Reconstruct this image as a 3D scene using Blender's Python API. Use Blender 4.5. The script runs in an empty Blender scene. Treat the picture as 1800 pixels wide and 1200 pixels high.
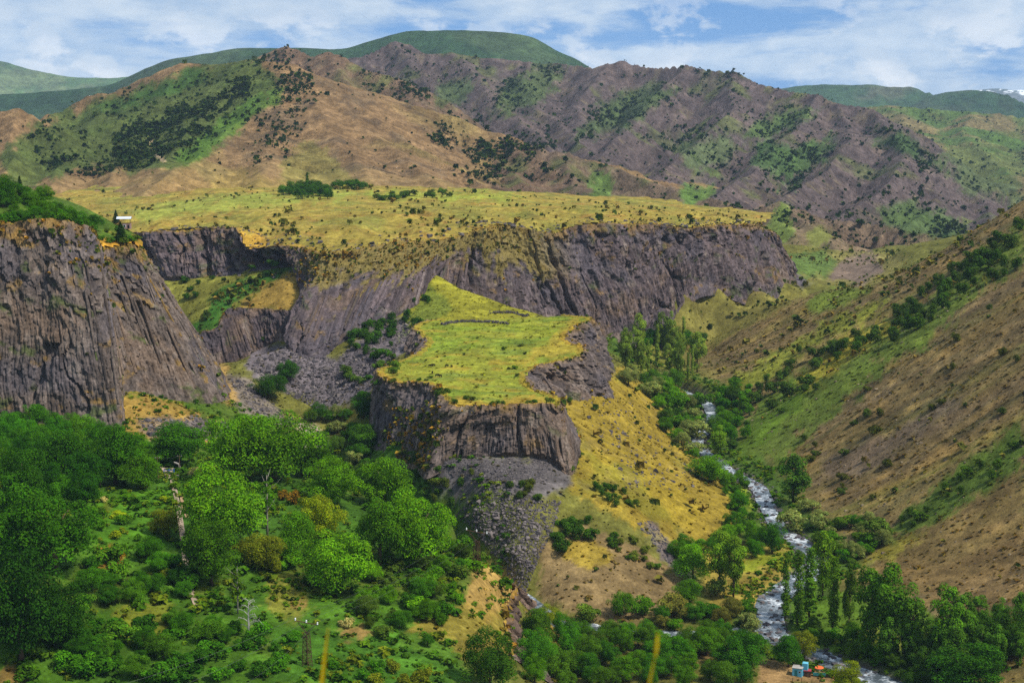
import bpy, math, random, time
import numpy as np
from mathutils import Vector, Matrix
T0 = time.time()
random.seed(7); RNG = np.random.default_rng(7)
sc = bpy.context.scene
COL = sc.collection

# ------------------------------------------------------------------ camera
CAMZ = 150.0; F = 2500.0; PITCH = math.atan(350.0 / 2500.0)
CP, SP = math.cos(PITCH), math.sin(PITCH)
cam_d = bpy.data.cameras.new('camera'); cam = bpy.data.objects.new('camera', cam_d); COL.objects.link(cam)
cam.location = (0, 0, CAMZ); cam.rotation_euler = (math.pi / 2 - PITCH, 0, 0)
cam_d.sensor_width = 36.0; cam_d.lens = 36.0 * F / 1800.0
cam_d.clip_start = 0.1; cam_d.clip_end = 60000.0
cam_d.dof.use_dof = True; cam_d.dof.focus_distance = 600.0; cam_d.dof.aperture_fstop = 5.6
sc.camera = cam
sc.cycles.use_denoising = False

# ------------------------------------------------------------------ light, sky, exposure
SUN_EL, SUN_AZ = math.radians(54), math.radians(112)      # azimuth clockwise from +Y: behind the viewer, to the right
sun_d = bpy.data.lights.new('sun', 'SUN'); sun = bpy.data.objects.new('sun', sun_d); COL.objects.link(sun)
sun_d.energy = 4.8; sun_d.angle = math.radians(4.0); sun_d.color = (1.0, 0.95, 0.87)
sdir = Vector((math.sin(SUN_AZ) * math.cos(SUN_EL), math.cos(SUN_AZ) * math.cos(SUN_EL), math.sin(SUN_EL)))
sun.rotation_euler = sdir.to_track_quat('Z', 'Y').to_euler()
sc.view_settings.view_transform = 'Standard'; sc.view_settings.look = 'None'
sc.view_settings.exposure = 0.15; sc.view_settings.gamma = 1.0; sc.view_settings.use_curve_mapping = False

world = bpy.data.worlds.new('World'); sc.world = world; world.use_nodes = True
def build_world():
    nt = world.node_tree; nt.nodes.clear(); N = nt.nodes.new; L = nt.links.new
    out = N('ShaderNodeOutputWorld'); bg = N('ShaderNodeBackground')
    sky = N('ShaderNodeTexSky'); sky.sky_type = 'NISHITA'; sky.sun_disc = False
    sky.sun_elevation = SUN_EL; sky.sun_rotation = SUN_AZ; sky.altitude = 1400; sky.dust_density = 0.6; sky.ozone_density = 2.5
    bg.inputs['Strength'].default_value = 0.095
    tc = N('ShaderNodeTexCoord'); sep = N('ShaderNodeSeparateXYZ'); L(tc.outputs['Generated'], sep.inputs[0])
    def math_(op, a, b=None, c=None, clamp=False):
        m = N('ShaderNodeMath'); m.operation = op; m.use_clamp = clamp
        for i, v in enumerate((a, b, c)):
            if v is None: continue
            if isinstance(v, (int, float)): m.inputs[i].default_value = v
            else: L(v, m.inputs[i])
        return m.outputs[0]
    # cloud layers: cumulus seen edge-on near the horizon, thin sheets above
    az = math_('ARCTAN2', sep.outputs[0], sep.outputs[1])
    el = sep.outputs[2]
    def noise(sx, sy, scale, detail, rough, ox, oy, dist=0.0):
        c = N('ShaderNodeCombineXYZ')
        L(math_('MULTIPLY_ADD', az, sx, ox), c.inputs[0]); L(math_('MULTIPLY_ADD', el, sy, oy), c.inputs[1])
        n = N('ShaderNodeTexNoise'); n.inputs['Scale'].default_value = scale; n.inputs['Detail'].default_value = detail
        n.inputs['Roughness'].default_value = rough; n.inputs['Distortion'].default_value = dist
        L(c.outputs[0], n.inputs['Vector']); return n.outputs['Fac']
    def ramp(v, a, b):
        m = N('ShaderNodeMapRange'); m.interpolation_type = 'SMOOTHSTEP'; L(v, m.inputs[0])
        m.inputs[1].default_value = a; m.inputs[2].default_value = b; return m.outputs[0]
    sheet_n = noise(1.0, 4.6, 5.2, 9, 0.60, 5.1, 0.10, 0.25)
    sheet = ramp(sheet_n, 0.36, 0.50)
    puff_n = noise(1.0, 1.7, 19.0, 12, 0.57, 7.55, 1.31, 0.15)
    low = math_('SUBTRACT', 1.0, ramp(el, 0.04, 0.13))
    puff = math_('MULTIPLY', ramp(puff_n, 0.515, 0.60), low)
    shade = ramp(noise(1.0, 2.6, 17.0, 9, 0.62, 1.9, 4.4), 0.33, 0.70)
    lit = ramp(noise(1.0, 1.7, 19.0, 12, 0.57, 7.545, 1.325, 0.15), 0.45, 0.68)
    mixs = N('ShaderNodeMix'); mixs.data_type = 'RGBA'
    blue = N('ShaderNodeMix'); blue.data_type = 'RGBA'; blue.inputs['Factor'].default_value = 0.8
    L(sky.outputs[0], blue.inputs['A']); blue.inputs['B'].default_value = (0.7, 2.6, 6.4, 1)
    L(sheet, mixs.inputs['Factor']); L(blue.outputs['Result'], mixs.inputs['A'])
    sheetc = N('ShaderNodeMix'); sheetc.data_type = 'RGBA'; L(shade, sheetc.inputs['Factor'])
    sheetc.inputs['A'].default_value = (3.9, 5.2, 7.0, 1); sheetc.inputs['B'].default_value = (6.6, 7.4, 8.2, 1)
    L(sheetc.outputs['Result'], mixs.inputs['B'])
    mixp = N('ShaderNodeMix'); mixp.data_type = 'RGBA'; L(puff, mixp.inputs['Factor']); L(mixs.outputs['Result'], mixp.inputs['A'])
    puffc = N('ShaderNodeMix'); puffc.data_type = 'RGBA'; L(lit, puffc.inputs['Factor'])
    puffc.inputs['B'].default_value = (8.7, 8.9, 9.1, 1); puffc.inputs['A'].default_value = (6.0, 6.8, 7.7, 1)
    L(puffc.outputs['Result'], mixp.inputs['B'])
    L(mixp.outputs['Result'], bg.inputs['Color']); L(bg.outputs[0], out.inputs[0])
build_world()

# ------------------------------------------------------------------ helpers: projection
def ray(u, v):
    cx = (np.asarray(u, float) - 900) / F; cy = (600 - np.asarray(v, float)) / F
    return cx, CP + cy * SP, -SP + cy * CP
def W(u, v, D):                       # world point seen at photo pixel (u,v) lying D metres ahead
    rx, ry, rz = ray(u, v); k = np.asarray(D, float) / ry
    return np.stack([rx * k, ry * k, CAMZ + rz * k], -1)
def WZ(u, v, z):                      # the same for a known height
    rx, ry, rz = ray(u, v); k = (np.asarray(z, float) - CAMZ) / rz
    return np.stack([rx * k, ry * k, CAMZ + rz * k], -1)
def PIX(P):
    x, y, z = P[..., 0], P[..., 1], P[..., 2] - CAMZ
    f = y * CP - z * SP; up = y * SP + z * CP
    return 900 + F * x / f, 600 - F * up / f
def pts(l): return np.array([W(*p) for p in l])

# ------------------------------------------------------------------ helpers: noise
def _h(ix, iy, seed):
    h = (ix.astype(np.int64) * 374761393 + iy.astype(np.int64) * 668265263 + seed * 1442695041) & 0xffffffff
    h = ((h ^ (h >> 13)) * 1274126177) & 0xffffffff
    return ((h ^ (h >> 16)) & 0xffffff) / float(0xffffff)
def noise2(x, y, seed=0):
    x = np.asarray(x, float); y = np.asarray(y, float)
    ix = np.floor(x); iy = np.floor(y); fx = x - ix; fy = y - iy
    ux = fx * fx * fx * (fx * (fx * 6 - 15) + 10); uy = fy * fy * fy * (fy * (fy * 6 - 15) + 10)
    a = _h(ix, iy, seed); b = _h(ix + 1, iy, seed); c = _h(ix, iy + 1, seed); d = _h(ix + 1, iy + 1, seed)
    return (a + (b - a) * ux) * (1 - uy) + (c + (d - c) * ux) * uy      # 0..1
def fbm(x, y, seed=0, o=4, g=0.5, l=2.03):
    s = 0; a = 1; t = 0
    for i in range(o):
        s = s + a * (noise2(x, y, seed + i * 17) - 0.5); t += a; a *= g; x = x * l + 13.1; y = y * l - 7.7
    return s / t * 2                                                    # about -1..1
def sstep(a, b, x):
    t = np.clip((x - a) / (b - a), 0, 1); return t * t * (3 - 2 * t)
def hash1(i, seed=0): return _h(np.asarray(i), np.asarray(i) * 0 + 5, seed)

# ------------------------------------------------------------------ helpers: meshes
def lin(r, g, b):
    def f(c):
        c /= 255.0; return c / 12.92 if c <= 0.04045 else ((c + 0.055) / 1.055) ** 2.4
    return np.array([f(r), f(g), f(b)])
def mesh(name, V, Fc, mat=None, col=None, smooth=False, mats=None):
    V = np.asarray(V, np.float32); me = bpy.data.meshes.new(name)
    if isinstance(Fc, np.ndarray):
        n = Fc.shape[1]; me.vertices.add(len(V)); me.vertices.foreach_set('co', V.ravel())
        me.loops.add(Fc.size); me.loops.foreach_set('vertex_index', Fc.astype(np.int32).ravel())
        me.polygons.add(len(Fc)); me.polygons.foreach_set('loop_start', np.arange(0, Fc.size, n, dtype=np.int32))
        me.polygons.foreach_set('loop_total', np.full(len(Fc), n, np.int32))
        me.update(calc_edges=True)
    else:
        me.from_pydata([tuple(map(float, v)) for v in V], [], Fc); me.update()
    if col is not None:
        a = me.color_attributes.new('Col', 'FLOAT_COLOR', 'POINT')
        c = np.ones((len(V), 4), np.float32); c[:, :3] = col; a.data.foreach_set('color', c.ravel())
    if mat is not None: me.materials.append(mat)
    me.polygons.foreach_set('use_smooth', np.full(len(me.polygons), smooth))
    return me
def obj(name, me, parent=None, loc=None, rz=0, s=None, label=None, cat=None, group=None, kind=None):
    o = bpy.data.objects.new(name, me); COL.objects.link(o)
    if loc is not None: o.location = loc
    if rz: o.rotation_euler[2] = rz
    if s is not None: o.scale = (s, s, s) if np.isscalar(s) else s
    if parent is not None: o.parent = parent
    if label: o['label'] = label
    if cat: o['category'] = cat
    if group: o['group'] = group
    if kind: o['kind'] = kind
    return o
def gridfaces(nr, nc, keep=None):
    i = np.arange((nr - 1) * (nc - 1)); r, c = i // (nc - 1), i % (nc - 1)
    a = r * nc + c
    f = np.stack([a, a + 1, a + nc + 1, a + nc], 1)
    return f if keep is None else f[keep[r, c] & keep[r + 1, c] & keep[r, c + 1] & keep[r + 1, c + 1]]
class MB:                               # collects simple shapes into one mesh
    def __init__(s): s.v = []; s.f = []
    def add(s, v, f):
        n = len(s.v); s.v += [tuple(map(float, p)) for p in v]; s.f += [tuple(i + n for i in q) for q in f]; return s
    def box(s, c, d, rz=0, M=None):
        cx, cy, cz = c; x, y, z = d[0] / 2, d[1] / 2, d[2] / 2
        v = [Vector((a * x, b * y, e * z)) for e in (-1, 1) for a, b in ((-1, -1), (1, -1), (1, 1), (-1, 1))]
        R = M or Matrix.Rotation(rz, 3, 'Z'); v = [R @ p + Vector(c) for p in v]
        return s.add(v, [(3, 2, 1, 0), (4, 5, 6, 7), (0, 1, 5, 4), (1, 2, 6, 5), (2, 3, 7, 6), (3, 0, 4, 7)])
    def tube(s, P, R, n=6, cap=True):
        P = [Vector(p) for p in P]; rings = []; base = len(s.v)
        for i, p in enumerate(P):
            d = (P[min(i + 1, len(P) - 1)] - P[max(i - 1, 0)]).normalized()
            a = d.cross(Vector((0.3, 0.9, 0.1)));  a = a.normalized() if a.length > 1e-3 else Vector((1, 0, 0)); b = d.cross(a)
            r = R[i] if hasattr(R, '__len__') else R
            for k in range(n):
                t = 2 * math.pi * k / n; q = p + (a * math.cos(t) + b * math.sin(t)) * r; s.v.append(tuple(q))
        for i in range(len(P) - 1):
            for k in range(n):
                k2 = (k + 1) % n; s.f.append((base + i * n + k, base + i * n + k2, base + (i + 1) * n + k2, base + (i + 1) * n + k))
        if cap:
            s.f.append(tuple(base + k for k in reversed(range(n)))); s.f.append(tuple(base + (len(P) - 1) * n + k for k in range(n)))
        return s
    def bar(s, a, b, w, n=4): return s.tube([a, b], w / 2 * 1.2, n)
    def build(s, name, mat, parent=None, smooth=False, **k):
        return obj(name, mesh(name, s.v, s.f, mat, smooth=smooth), parent, **k)

# ------------------------------------------------------------------ materials
def newmat(name):
    m = bpy.data.materials.new(name); m.use_nodes = True; nt = m.node_tree
    b = nt.nodes['Principled BSDF']; b.inputs['Roughness'].default_value = 0.9; b.inputs['Specular IOR Level'].default_value = 0.04
    return m, nt, b
def nnode(nt, scale, detail=5, rough=0.6, vec=None, dist=0.0):
    n = nt.nodes.new('ShaderNodeTexNoise'); n.inputs['Scale'].default_value = scale; n.inputs['Detail'].default_value = detail
    n.inputs['Roughness'].default_value = rough; n.inputs['Distortion'].default_value = dist
    if vec is not None: nt.links.new(vec, n.inputs['Vector'])
    return n
def maprange(nt, v, a, b, c, d):
    m = nt.nodes.new('ShaderNodeMapRange'); nt.links.new(v, m.inputs[0])
    for i, x in enumerate((a, b, c, d)): m.inputs[i + 1].default_value = x
    return m.outputs[0]
def mulcol(nt, colout, facout):
    m = nt.nodes.new('ShaderNodeMix'); m.data_type = 'RGBA'; m.blend_type = 'MULTIPLY'; m.inputs['Factor'].default_value = 1
    nt.links.new(colout, m.inputs['A'])
    c = nt.nodes.new('ShaderNodeCombineColor')
    for i in range(3): nt.links.new(facout, c.inputs[i])
    nt.links.new(c.outputs[0], m.inputs['B']); return m.outputs['Result']
def ground_mat(name, scales, bump=0.5, bscale=0.6, lo=0.55, hi=1.45, bdist=0.4, stretch=None):
    m, nt, b = newmat(name)
    at = nt.nodes.new('ShaderNodeAttribute'); at.attribute_name = 'Col'
    tc = nt.nodes.new('ShaderNodeTexCoord'); vec = tc.outputs['Object']
    if stretch:
        mp = nt.nodes.new('ShaderNodeMapping'); mp.inputs['Scale'].default_value = stretch; nt.links.new(vec, mp.inputs[0]); vec = mp.outputs[0]
    c = at.outputs['Color']
    for s in scales:
        n = nnode(nt, s, 5, 0.65, vec); c = mulcol(nt, c, maprange(nt, n.outputs['Fac'], 0.28, 0.72, lo, hi))
    nt.links.new(c, b.inputs['Base Color'])
    bn = nnode(nt, bscale, 7, 0.7, vec); bp = nt.nodes.new('ShaderNodeBump'); bp.inputs['Strength'].default_value = bump; bp.inputs['Distance'].default_value = bdist
    nt.links.new(bn.outputs['Fac'], bp.inputs['Height']); nt.links.new(bp.outputs[0], b.inputs['Normal'])
    return m
def plain_mat(name, rgb, rough=0.8, var=0.25, scale=3.0, metal=0.0, randv=0.0):
    m, nt, b = newmat(name); b.inputs['Roughness'].default_value = rough; b.inputs['Metallic'].default_value = metal
    r = nt.nodes.new('ShaderNodeRGB'); r.outputs[0].default_value = (*rgb, 1); c = r.outputs[0]
    tc = nt.nodes.new('ShaderNodeTexCoord')
    if var:
        n = nnode(nt, scale, 4, 0.6, tc.outputs['Object']); c = mulcol(nt, c, maprange(nt, n.outputs['Fac'], 0.3, 0.7, 1 - var, 1 + var))
    if randv:
        oi = nt.nodes.new('ShaderNodeObjectInfo'); c = mulcol(nt, c, maprange(nt, oi.outputs['Random'], 0, 1, 1 - randv, 1 + randv))
    nt.links.new(c, b.inputs['Base Color']); return m
MG = ground_mat('ground_cover', (0.9, 0.22, 0.05), 0.9, 1.1, 0.62, 1.38, 0.5)
MROCK = ground_mat('basalt', (1.6, 0.45), 1.0, 2.2, 0.52, 1.48, 0.45, (1, 1, 0.6))
MHILL = ground_mat('hillside', (0.45, 0.14, 0.03), 1.0, 0.22, 0.62, 1.38, 4.0)
MFAR = ground_mat('far_hillside', (0.06, 0.022, 0.006), 1.0, 0.03, 0.62, 1.38, 14.0)
# ------------------------------------------------------------------ terrain: control points (photo pixel u, v, metres ahead)
class RBF:
    def __init__(s, P, c=14.0, smooth=0.0):
        P = np.asarray(P, float); s.X = P[:, :2]; s.c2 = c * c; n = len(P); s.k = 100.0
        d = np.sqrt(((s.X[:, None] - s.X[None]) ** 2).sum(-1) + s.c2)
        A = np.zeros((n + 3, n + 3)); A[:n, :n] = -d; A[np.arange(n), np.arange(n)] += smooth
        A[:n, n] = 1; A[:n, n + 1:] = s.X / s.k; A[n:, :n] = A[:n, n:].T
        s.w = np.linalg.lstsq(A, np.concatenate([P[:, 2], [0, 0, 0]]), rcond=None)[0]
    def __call__(s, x, y):
        sh = x.shape; x = x.ravel(); y = y.ravel(); out = np.zeros(len(x)); n = len(s.X)
        for a in range(0, len(x), 40000):
            xx, yy = x[a:a + 40000], y[a:a + 40000]
            d = np.sqrt((xx[:, None] - s.X[None, :, 0]) ** 2 + (yy[:, None] - s.X[None, :, 1]) ** 2 + s.c2)
            out[a:a + 40000] = -d @ s.w[:n] + s.w[n] + (xx * s.w[n + 1] + yy * s.w[n + 2]) / s.k
        return out.reshape(sh)
def dist_poly(x, y, P):                 # distance to polyline, parameter in metres along it, interpolated columns of P beyond xy
    sh = x.shape; best = np.full(sh, 1e18); bs = np.zeros(sh); extra = np.zeros(sh + (P.shape[1] - 2,)); acc = 0.0
    for a, b in zip(P[:-1], P[1:]):
        dx, dy = b[0] - a[0], b[1] - a[1]; L2 = dx * dx + dy * dy + 1e-9; L = math.sqrt(L2)
        t = np.clip(((x - a[0]) * dx + (y - a[1]) * dy) / L2, 0, 1)
        d = (x - a[0] - t * dx) ** 2 + (y - a[1] - t * dy) ** 2; m = d < best
        best = np.where(m, d, best); bs = np.where(m, acc + t * L, bs)
        extra[m] = (a[2:] + (b[2:] - a[2:]) * t[..., None])[m]; acc += L
    return np.sqrt(best), bs, extra
def inpoly(x, y, P):
    c = np.zeros(x.shape, bool); n = len(P)
    for i in range(n):
        (x1, y1), (x2, y2) = P[i][:2], P[i - 1][:2]
        if y1 == y2: continue
        c ^= ((y1 > y) != (y2 > y)) & (x < (x2 - x1) * (y - y1) / (y2 - y1) + x1)
    return c
def catmull(P, n):
    P = np.asarray(P, float); m = len(P); Q = np.vstack([2 * P[0] - P[1], P, 2 * P[-1] - P[-2]]); t = np.linspace(0, m - 1 - 1e-6, n)
    i = t.astype(int); f = (t - i)[:, None]; a, b, c, d = Q[i], Q[i + 1], Q[i + 2], Q[i + 3]
    return 0.5 * (2 * b + (c - a) * f + (2 * a - 5 * b + 4 * c - d) * f ** 2 + (3 * b - a - 3 * c + d) * f ** 3)

# river and its side stream: (u, v, z)
RIVER = np.array([WZ(*p) for p in [(1640, 1230, -0.6), (1545, 1195, 0), (1440, 1153, .4), (1380, 1126, .7), (1352, 1100, 1), (1362, 1050, 1.6), (1425, 1005, 2.2),
    (1432, 985, 2.5), (1403, 950, 3), (1372, 930, 3.4), (1349, 890, 4.2), (1331, 855, 5), (1285, 828, 5.6), (1235, 793, 6.5), (1228, 770, 7.2),
    (1252, 737, 8.2), (1238, 706, 9.2), (1180, 680, 10.2), (1128, 655, 11.5), (1105, 630, 13)]] + [W(1180, 590, 1010), W(1300, 548, 1110), W(1420, 510, 1230)])
STREAM = np.array([WZ(1352, 1100, 1), WZ(1250, 1112, 1.4), WZ(1150, 1112, 2), WZ(1070, 1106, 2.6), WZ(1030, 1098, 3), WZ(985, 1096, 3.6), WZ(925, 1050, 5)] +
    [np.array(p, float) for p in [(-20, 482, 7), (-42, 512, 10), (-50, 535, 12)]])
RIV_D = catmull(RIVER, 220); STR_D = catmull(STREAM, 140)

# cliffs: stations ((top u, v, D), (base u, v, D)) running left to right as seen
ST_LEFT = [((-140, 400, 520), (-150, 745, 500)), ((-60, 398, 540), (-70, 740, 512)), ((0, 396, 548), (0, 738, 518)), ((50, 390, 552), (60, 742, 516)), ((95, 386, 552), (125, 750, 512)),
           ((130, 392, 556), (180, 756, 508)), ((150, 402, 562), (217, 748, 510)), ((158, 416, 580), (218, 700, 536)), ((180, 436, 592), (240, 686, 552)), ((210, 436, 600), (290, 700, 562)),
           ((238, 430, 606), (345, 708, 570)), ((250, 440, 622), (392, 706, 590)), ((246, 440, 648), (402, 690, 622)), ((225, 432, 690), (385, 660, 672)), ((190, 425, 740), (330, 640, 730)), ((150, 420, 790), (290, 625, 790))]
ST_FAR = [((120, 410, 900), (130, 500, 885)), ((200, 410, 880), (210, 496, 862)), ((262, 409, 858), (285, 492, 840)), ((330, 404, 850), (345, 490, 834)), ((385, 398, 842), (410, 484, 826)), ((415, 405, 834), (450, 476, 822)),
          ((440, 438, 822), (490, 470, 818)), ((490, 432, 812), (525, 474, 808)), ((540, 440, 796), (528, 540, 772)), ((572, 444, 778), (508, 612, 718)), ((625, 440, 780), (560, 628, 712)), ((690, 428, 798), (612, 594, 728)),
          ((735, 424, 812), (678, 572, 746)), ((775, 424, 824), (735, 536, 778)), ((825, 412, 846), (790, 520, 826)), ((862, 398, 862), (850, 560, 838)), ((905, 396, 874), (930, 568, 852)), ((962, 412, 888), (1005, 588, 870)),
          ((1022, 397, 906), (1080, 592, 890)), ((1100, 394, 928), (1140, 584, 908)), ((1160, 397, 946), (1192, 545, 934)), ((1205, 402, 962), (1222, 512, 950)), ((1252, 397, 986), (1262, 505, 970)), ((1300, 395, 1012), (1318, 520, 990)),
          ((1328, 394, 1034), (1352, 516, 1012)), ((1345, 401, 1052), (1376, 496, 1040)), ((1352, 408, 1090), (1398, 486, 1100)), ((1340, 402, 1160), (1392, 470, 1190)), ((1325, 394, 1240), (1370, 450, 1290))]
ST_MESA = [((775, 560, 726), (752, 596, 716)), ((738, 568, 714), (722, 604, 700)), ((727, 580, 694), (712, 620, 682)), ((748, 594, 676), (716, 634, 664)), ((744, 612, 652), (706, 650, 642)), ((716, 625, 632), (688, 665, 622)), ((679, 641, 610), (664, 700, 598)), ((661, 652, 594), (646, 770, 576)),
           ((668, 662, 582), (655, 782, 568)), ((696, 673, 566), (675, 792, 554)), ((727, 670, 562), (700, 800, 545)), ((762, 682, 550), (736, 808, 530)), ((783, 703, 530), (752, 824, 510)), ((800, 712, 522), (780, 815, 510)), ((840, 714, 518), (826, 806, 512)), ((900, 712, 518), (900, 800, 513)), ((950, 711, 519), (962, 808, 512)), ((978, 711, 520), (1000, 836, 507)),
           ((982, 700, 530), (1016, 800, 524)), ((962, 692, 545), (1006, 750, 550)), ((932, 681, 559), (958, 718, 564)), ((925, 666, 578), (962, 712, 576)), ((950, 644, 605), (990, 704, 594)), ((1008, 631, 617), (1040, 696, 606)), ((1026, 619, 630), (1066, 690, 616)), ((1022, 609, 643), (1074, 688, 632)), ((1004, 603, 657), (1070, 684, 650)), ((996, 592, 680), (1068, 672, 676)), ((1016, 572, 710), (1076, 664, 694)), ((1037, 564, 728), (1080, 650, 715)), ((1030, 558, 742), (1060, 620, 745)), ((985, 555, 756), (1010, 590, 772))]
ST_TERR = [((290, 588, 785), (300, 640, 770)), ((325, 584, 772), (340, 644, 756)), ((378, 578, 768), (392, 648, 752)), ((398, 545, 776), (428, 632, 754)), ((450, 542, 776), (468, 610, 756)), ((490, 545, 768), (500, 600, 746)), ((515, 548, 760), (520, 612, 726))]
ST_BENCH = [((880, 1012, 408), (935, 1052, 414)), ((905, 1036, 396), (935, 1076, 404)), ((895, 1056, 386), (930, 1110, 392)), ((886, 1072, 376), (920, 1150, 376)), ((890, 1110, 358), (945, 1180, 362)), ((905, 1150, 340), (985, 1215, 345))]

GP = []
for st in (ST_LEFT, ST_FAR, ST_MESA, ST_TERR, ST_BENCH):
    for t, b in st: GP.append(W(*b))
for t, b in ST_TERR + ST_BENCH:
    p = W(*t); GP.append(p + (p - W(*b)) * 0.15 * np.array([1, 1, 0.1]))
GP += [WZ(*p) for p in [  # the bench with the gardens
    (-150, 1230, 44), (0, 1230, 40), (300, 1230, 37), (540, 1220, 36), (700, 1225, 33), (540, 1168, 37), (838, 1003, 32), (700, 1000, 36), (500, 1000, 42), (300, 1000, 46), (100, 1000, 50), (-100, 1000, 55), (-150, 850, 58),
    (300, 832, 46), (0, 850, 54), (150, 862, 51), (200, 770, 47), (370, 760, 41), (450, 800, 39), (600, 850, 36), (700, 900, 34), (790, 945, 32), (820, 1100, 31), (600, 1100, 37), (300, 1100, 42), (100, 1110, 45), (850, 1180, 28), (860, 1030, 31),
    # low ground right of the bench
    (1000, 1210, 4), (1100, 1200, 3.2), (1200, 1200, 3), (1320, 1200, 2.6), (1400, 1210, 1.8), (1000, 1130, 5.5), (950, 1095, 8), (1100, 1150, 3.2), (1240, 1150, 2.6),
    # mesa talus and yellow slope down to the river
    (870, 850, 30), (875, 900, 24), (890, 960, 16), (915, 1010, 9), (820, 850, 29), (800, 900, 25), (960, 860, 29), (1000, 880, 25), (1020, 930, 18), (980, 960, 16), (1000, 1010, 11), (1080, 1060, 5.5), (1000, 1060, 6.5), (960, 1040, 7.5),
    (1080, 1000, 12), (1150, 950, 13), (1150, 1030, 6), (1200, 990, 6.5), (1100, 900, 21), (1200, 900, 13), (1280, 920, 7), (1290, 880, 8.5), (1230, 860, 13), (1100, 820, 26), (1040, 780, 33), (1180, 800, 15), (1110, 740, 26), (1170, 750, 14), (1150, 690, 16), (1110, 640, 22),
    (1210, 950, 6), (1290, 990, 4.5), (1340, 970, 4), (1290, 1050, 3.6), (1200, 1090, 3.2),
    # road and stream side west of the mesa
    (545, 765, 23), (575, 790, 21), (520, 745, 27), (560, 720, 24), (600, 760, 20), (640, 830, 20), (460, 720, 33), (410, 740, 38),
    # right bank
    (1480, 1100, 2.2), (1600, 1130, 2.5), (1560, 1180, 1.5), (1700, 1180, 4), (1800, 1150, 8), (1840, 1220, 6), (1500, 1010, 4), (1560, 1040, 6), (1700, 1080, 9), (1800, 1062, 16), (1420, 880, 6.5), (1440, 930, 5), (1530, 965, 6.5), (1560, 930, 9)]]
GP += list(pts([  # scree field and saddle behind the mesa, grass pyramid
    (560, 700, 676), (600, 660, 690), (650, 612, 712), (690, 592, 730), (720, 610, 716), (640, 680, 655), (610, 720, 640), (770, 487, 822), (735, 540, 770), (705, 575, 742), (800, 505, 815), (850, 520, 800), (905, 543, 776), (960, 556, 772), (820, 545, 760), (760, 552, 742), (880, 560, 745), (700, 640, 668), (672, 700, 618),
    # hidden ground under the mesa keeps below its top
    (850, 640, 625), (880, 690, 570), (800, 640, 640), (950, 600, 680),
    # terrace in the recess
    (330, 515, 815), (400, 520, 800), (460, 500, 806), (510, 500, 790), (330, 560, 785), (270, 540, 810),
    # talus below the far cliff on the right, side valley
    (1150, 600, 905), (1230, 570, 950), (1290, 560, 985), (1300, 540, 995), (1250, 540, 960), (1360, 535, 1010), (1400, 510, 1080), (1420, 497, 1120), (1430, 505, 1160), (1380, 460, 1260), (1420, 462, 1300), (1480, 470, 1300), (1440, 495, 1210), (1520, 480, 1250), (1580, 465, 1330), (1620, 450, 1400), (1500, 430, 1450), (1400, 430, 1420), (1700, 440, 1400),
    # spur and right hillside
    (1232, 622, 925), (1262, 596, 925), (1335, 558, 925), (1432, 513, 915), (1560, 490, 885), (1650, 440, 866), (1730, 388, 850), (1800, 345, 838), (1880, 300, 820), (1990, 250, 800)]))
for (x, y, z) in [(128, 520, 8), (150, 520, 20), (190, 520, 45), (240, 520, 76), (300, 520, 108), (118, 600, 9), (150, 600, 27), (200, 600, 58), (260, 600, 93), (330, 600, 128), (112, 680, 11), (150, 680, 33), (210, 680, 66), (280, 680, 103), (118, 760, 13), (170, 760, 40), (230, 760, 74), (300, 760, 112), (110, 850, 14), (150, 850, 30), (210, 850, 58),
                  (155, 440, 15), (190, 440, 36), (250, 440, 75), (170, 380, 28), (220, 340, 60), (150, 340, 26), (330, 960, 70), (260, 1000, 45), (200, 1000, 28), (400, 900, 110), (330, 1100, 55), (420, 1100, 80), (350, 1250, 60), (450, 1300, 80),
                  (-230, 560, 55), (-230, 640, 60), (-260, 720, 60), (-300, 480, 60), (-330, 800, 62), (-300, 900, 66), (-150, 900, 66), (0, 930, 60), (80, 1000, 58), (150, 1100, 60), (-200, 1100, 66), (0, 1200, 62), (-300, 1300, 60), (100, 1350, 55), (200, 1300, 48), (-120, 240, 34), (0, 240, 28), (90, 250, 6), (160, 260, 12), (-200, 300, 46),
                  (-10, 300, 30), (200, 1500, 45), (-100, 1500, 60), (400, 1500, 70)]:
    GP.append(np.array([x, y, z], float))
def bank(path, off, dz):
    d = np.gradient(path[:, :2], axis=0); d /= np.linalg.norm(d, axis=1)[:, None]; n = np.stack([-d[:, 1], d[:, 0]], 1)
    for s in (-1, 1):
        for i in range(4, len(path), 9): GP.append(np.array([*(path[i, :2] + n[i] * off * s), path[i, 2] + dz]))
bank(RIV_D[:160], 9, 0.9); bank(STR_D, 6, 0.8)
G_RBF = RBF(GP, 9.0, 0.6)

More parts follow.
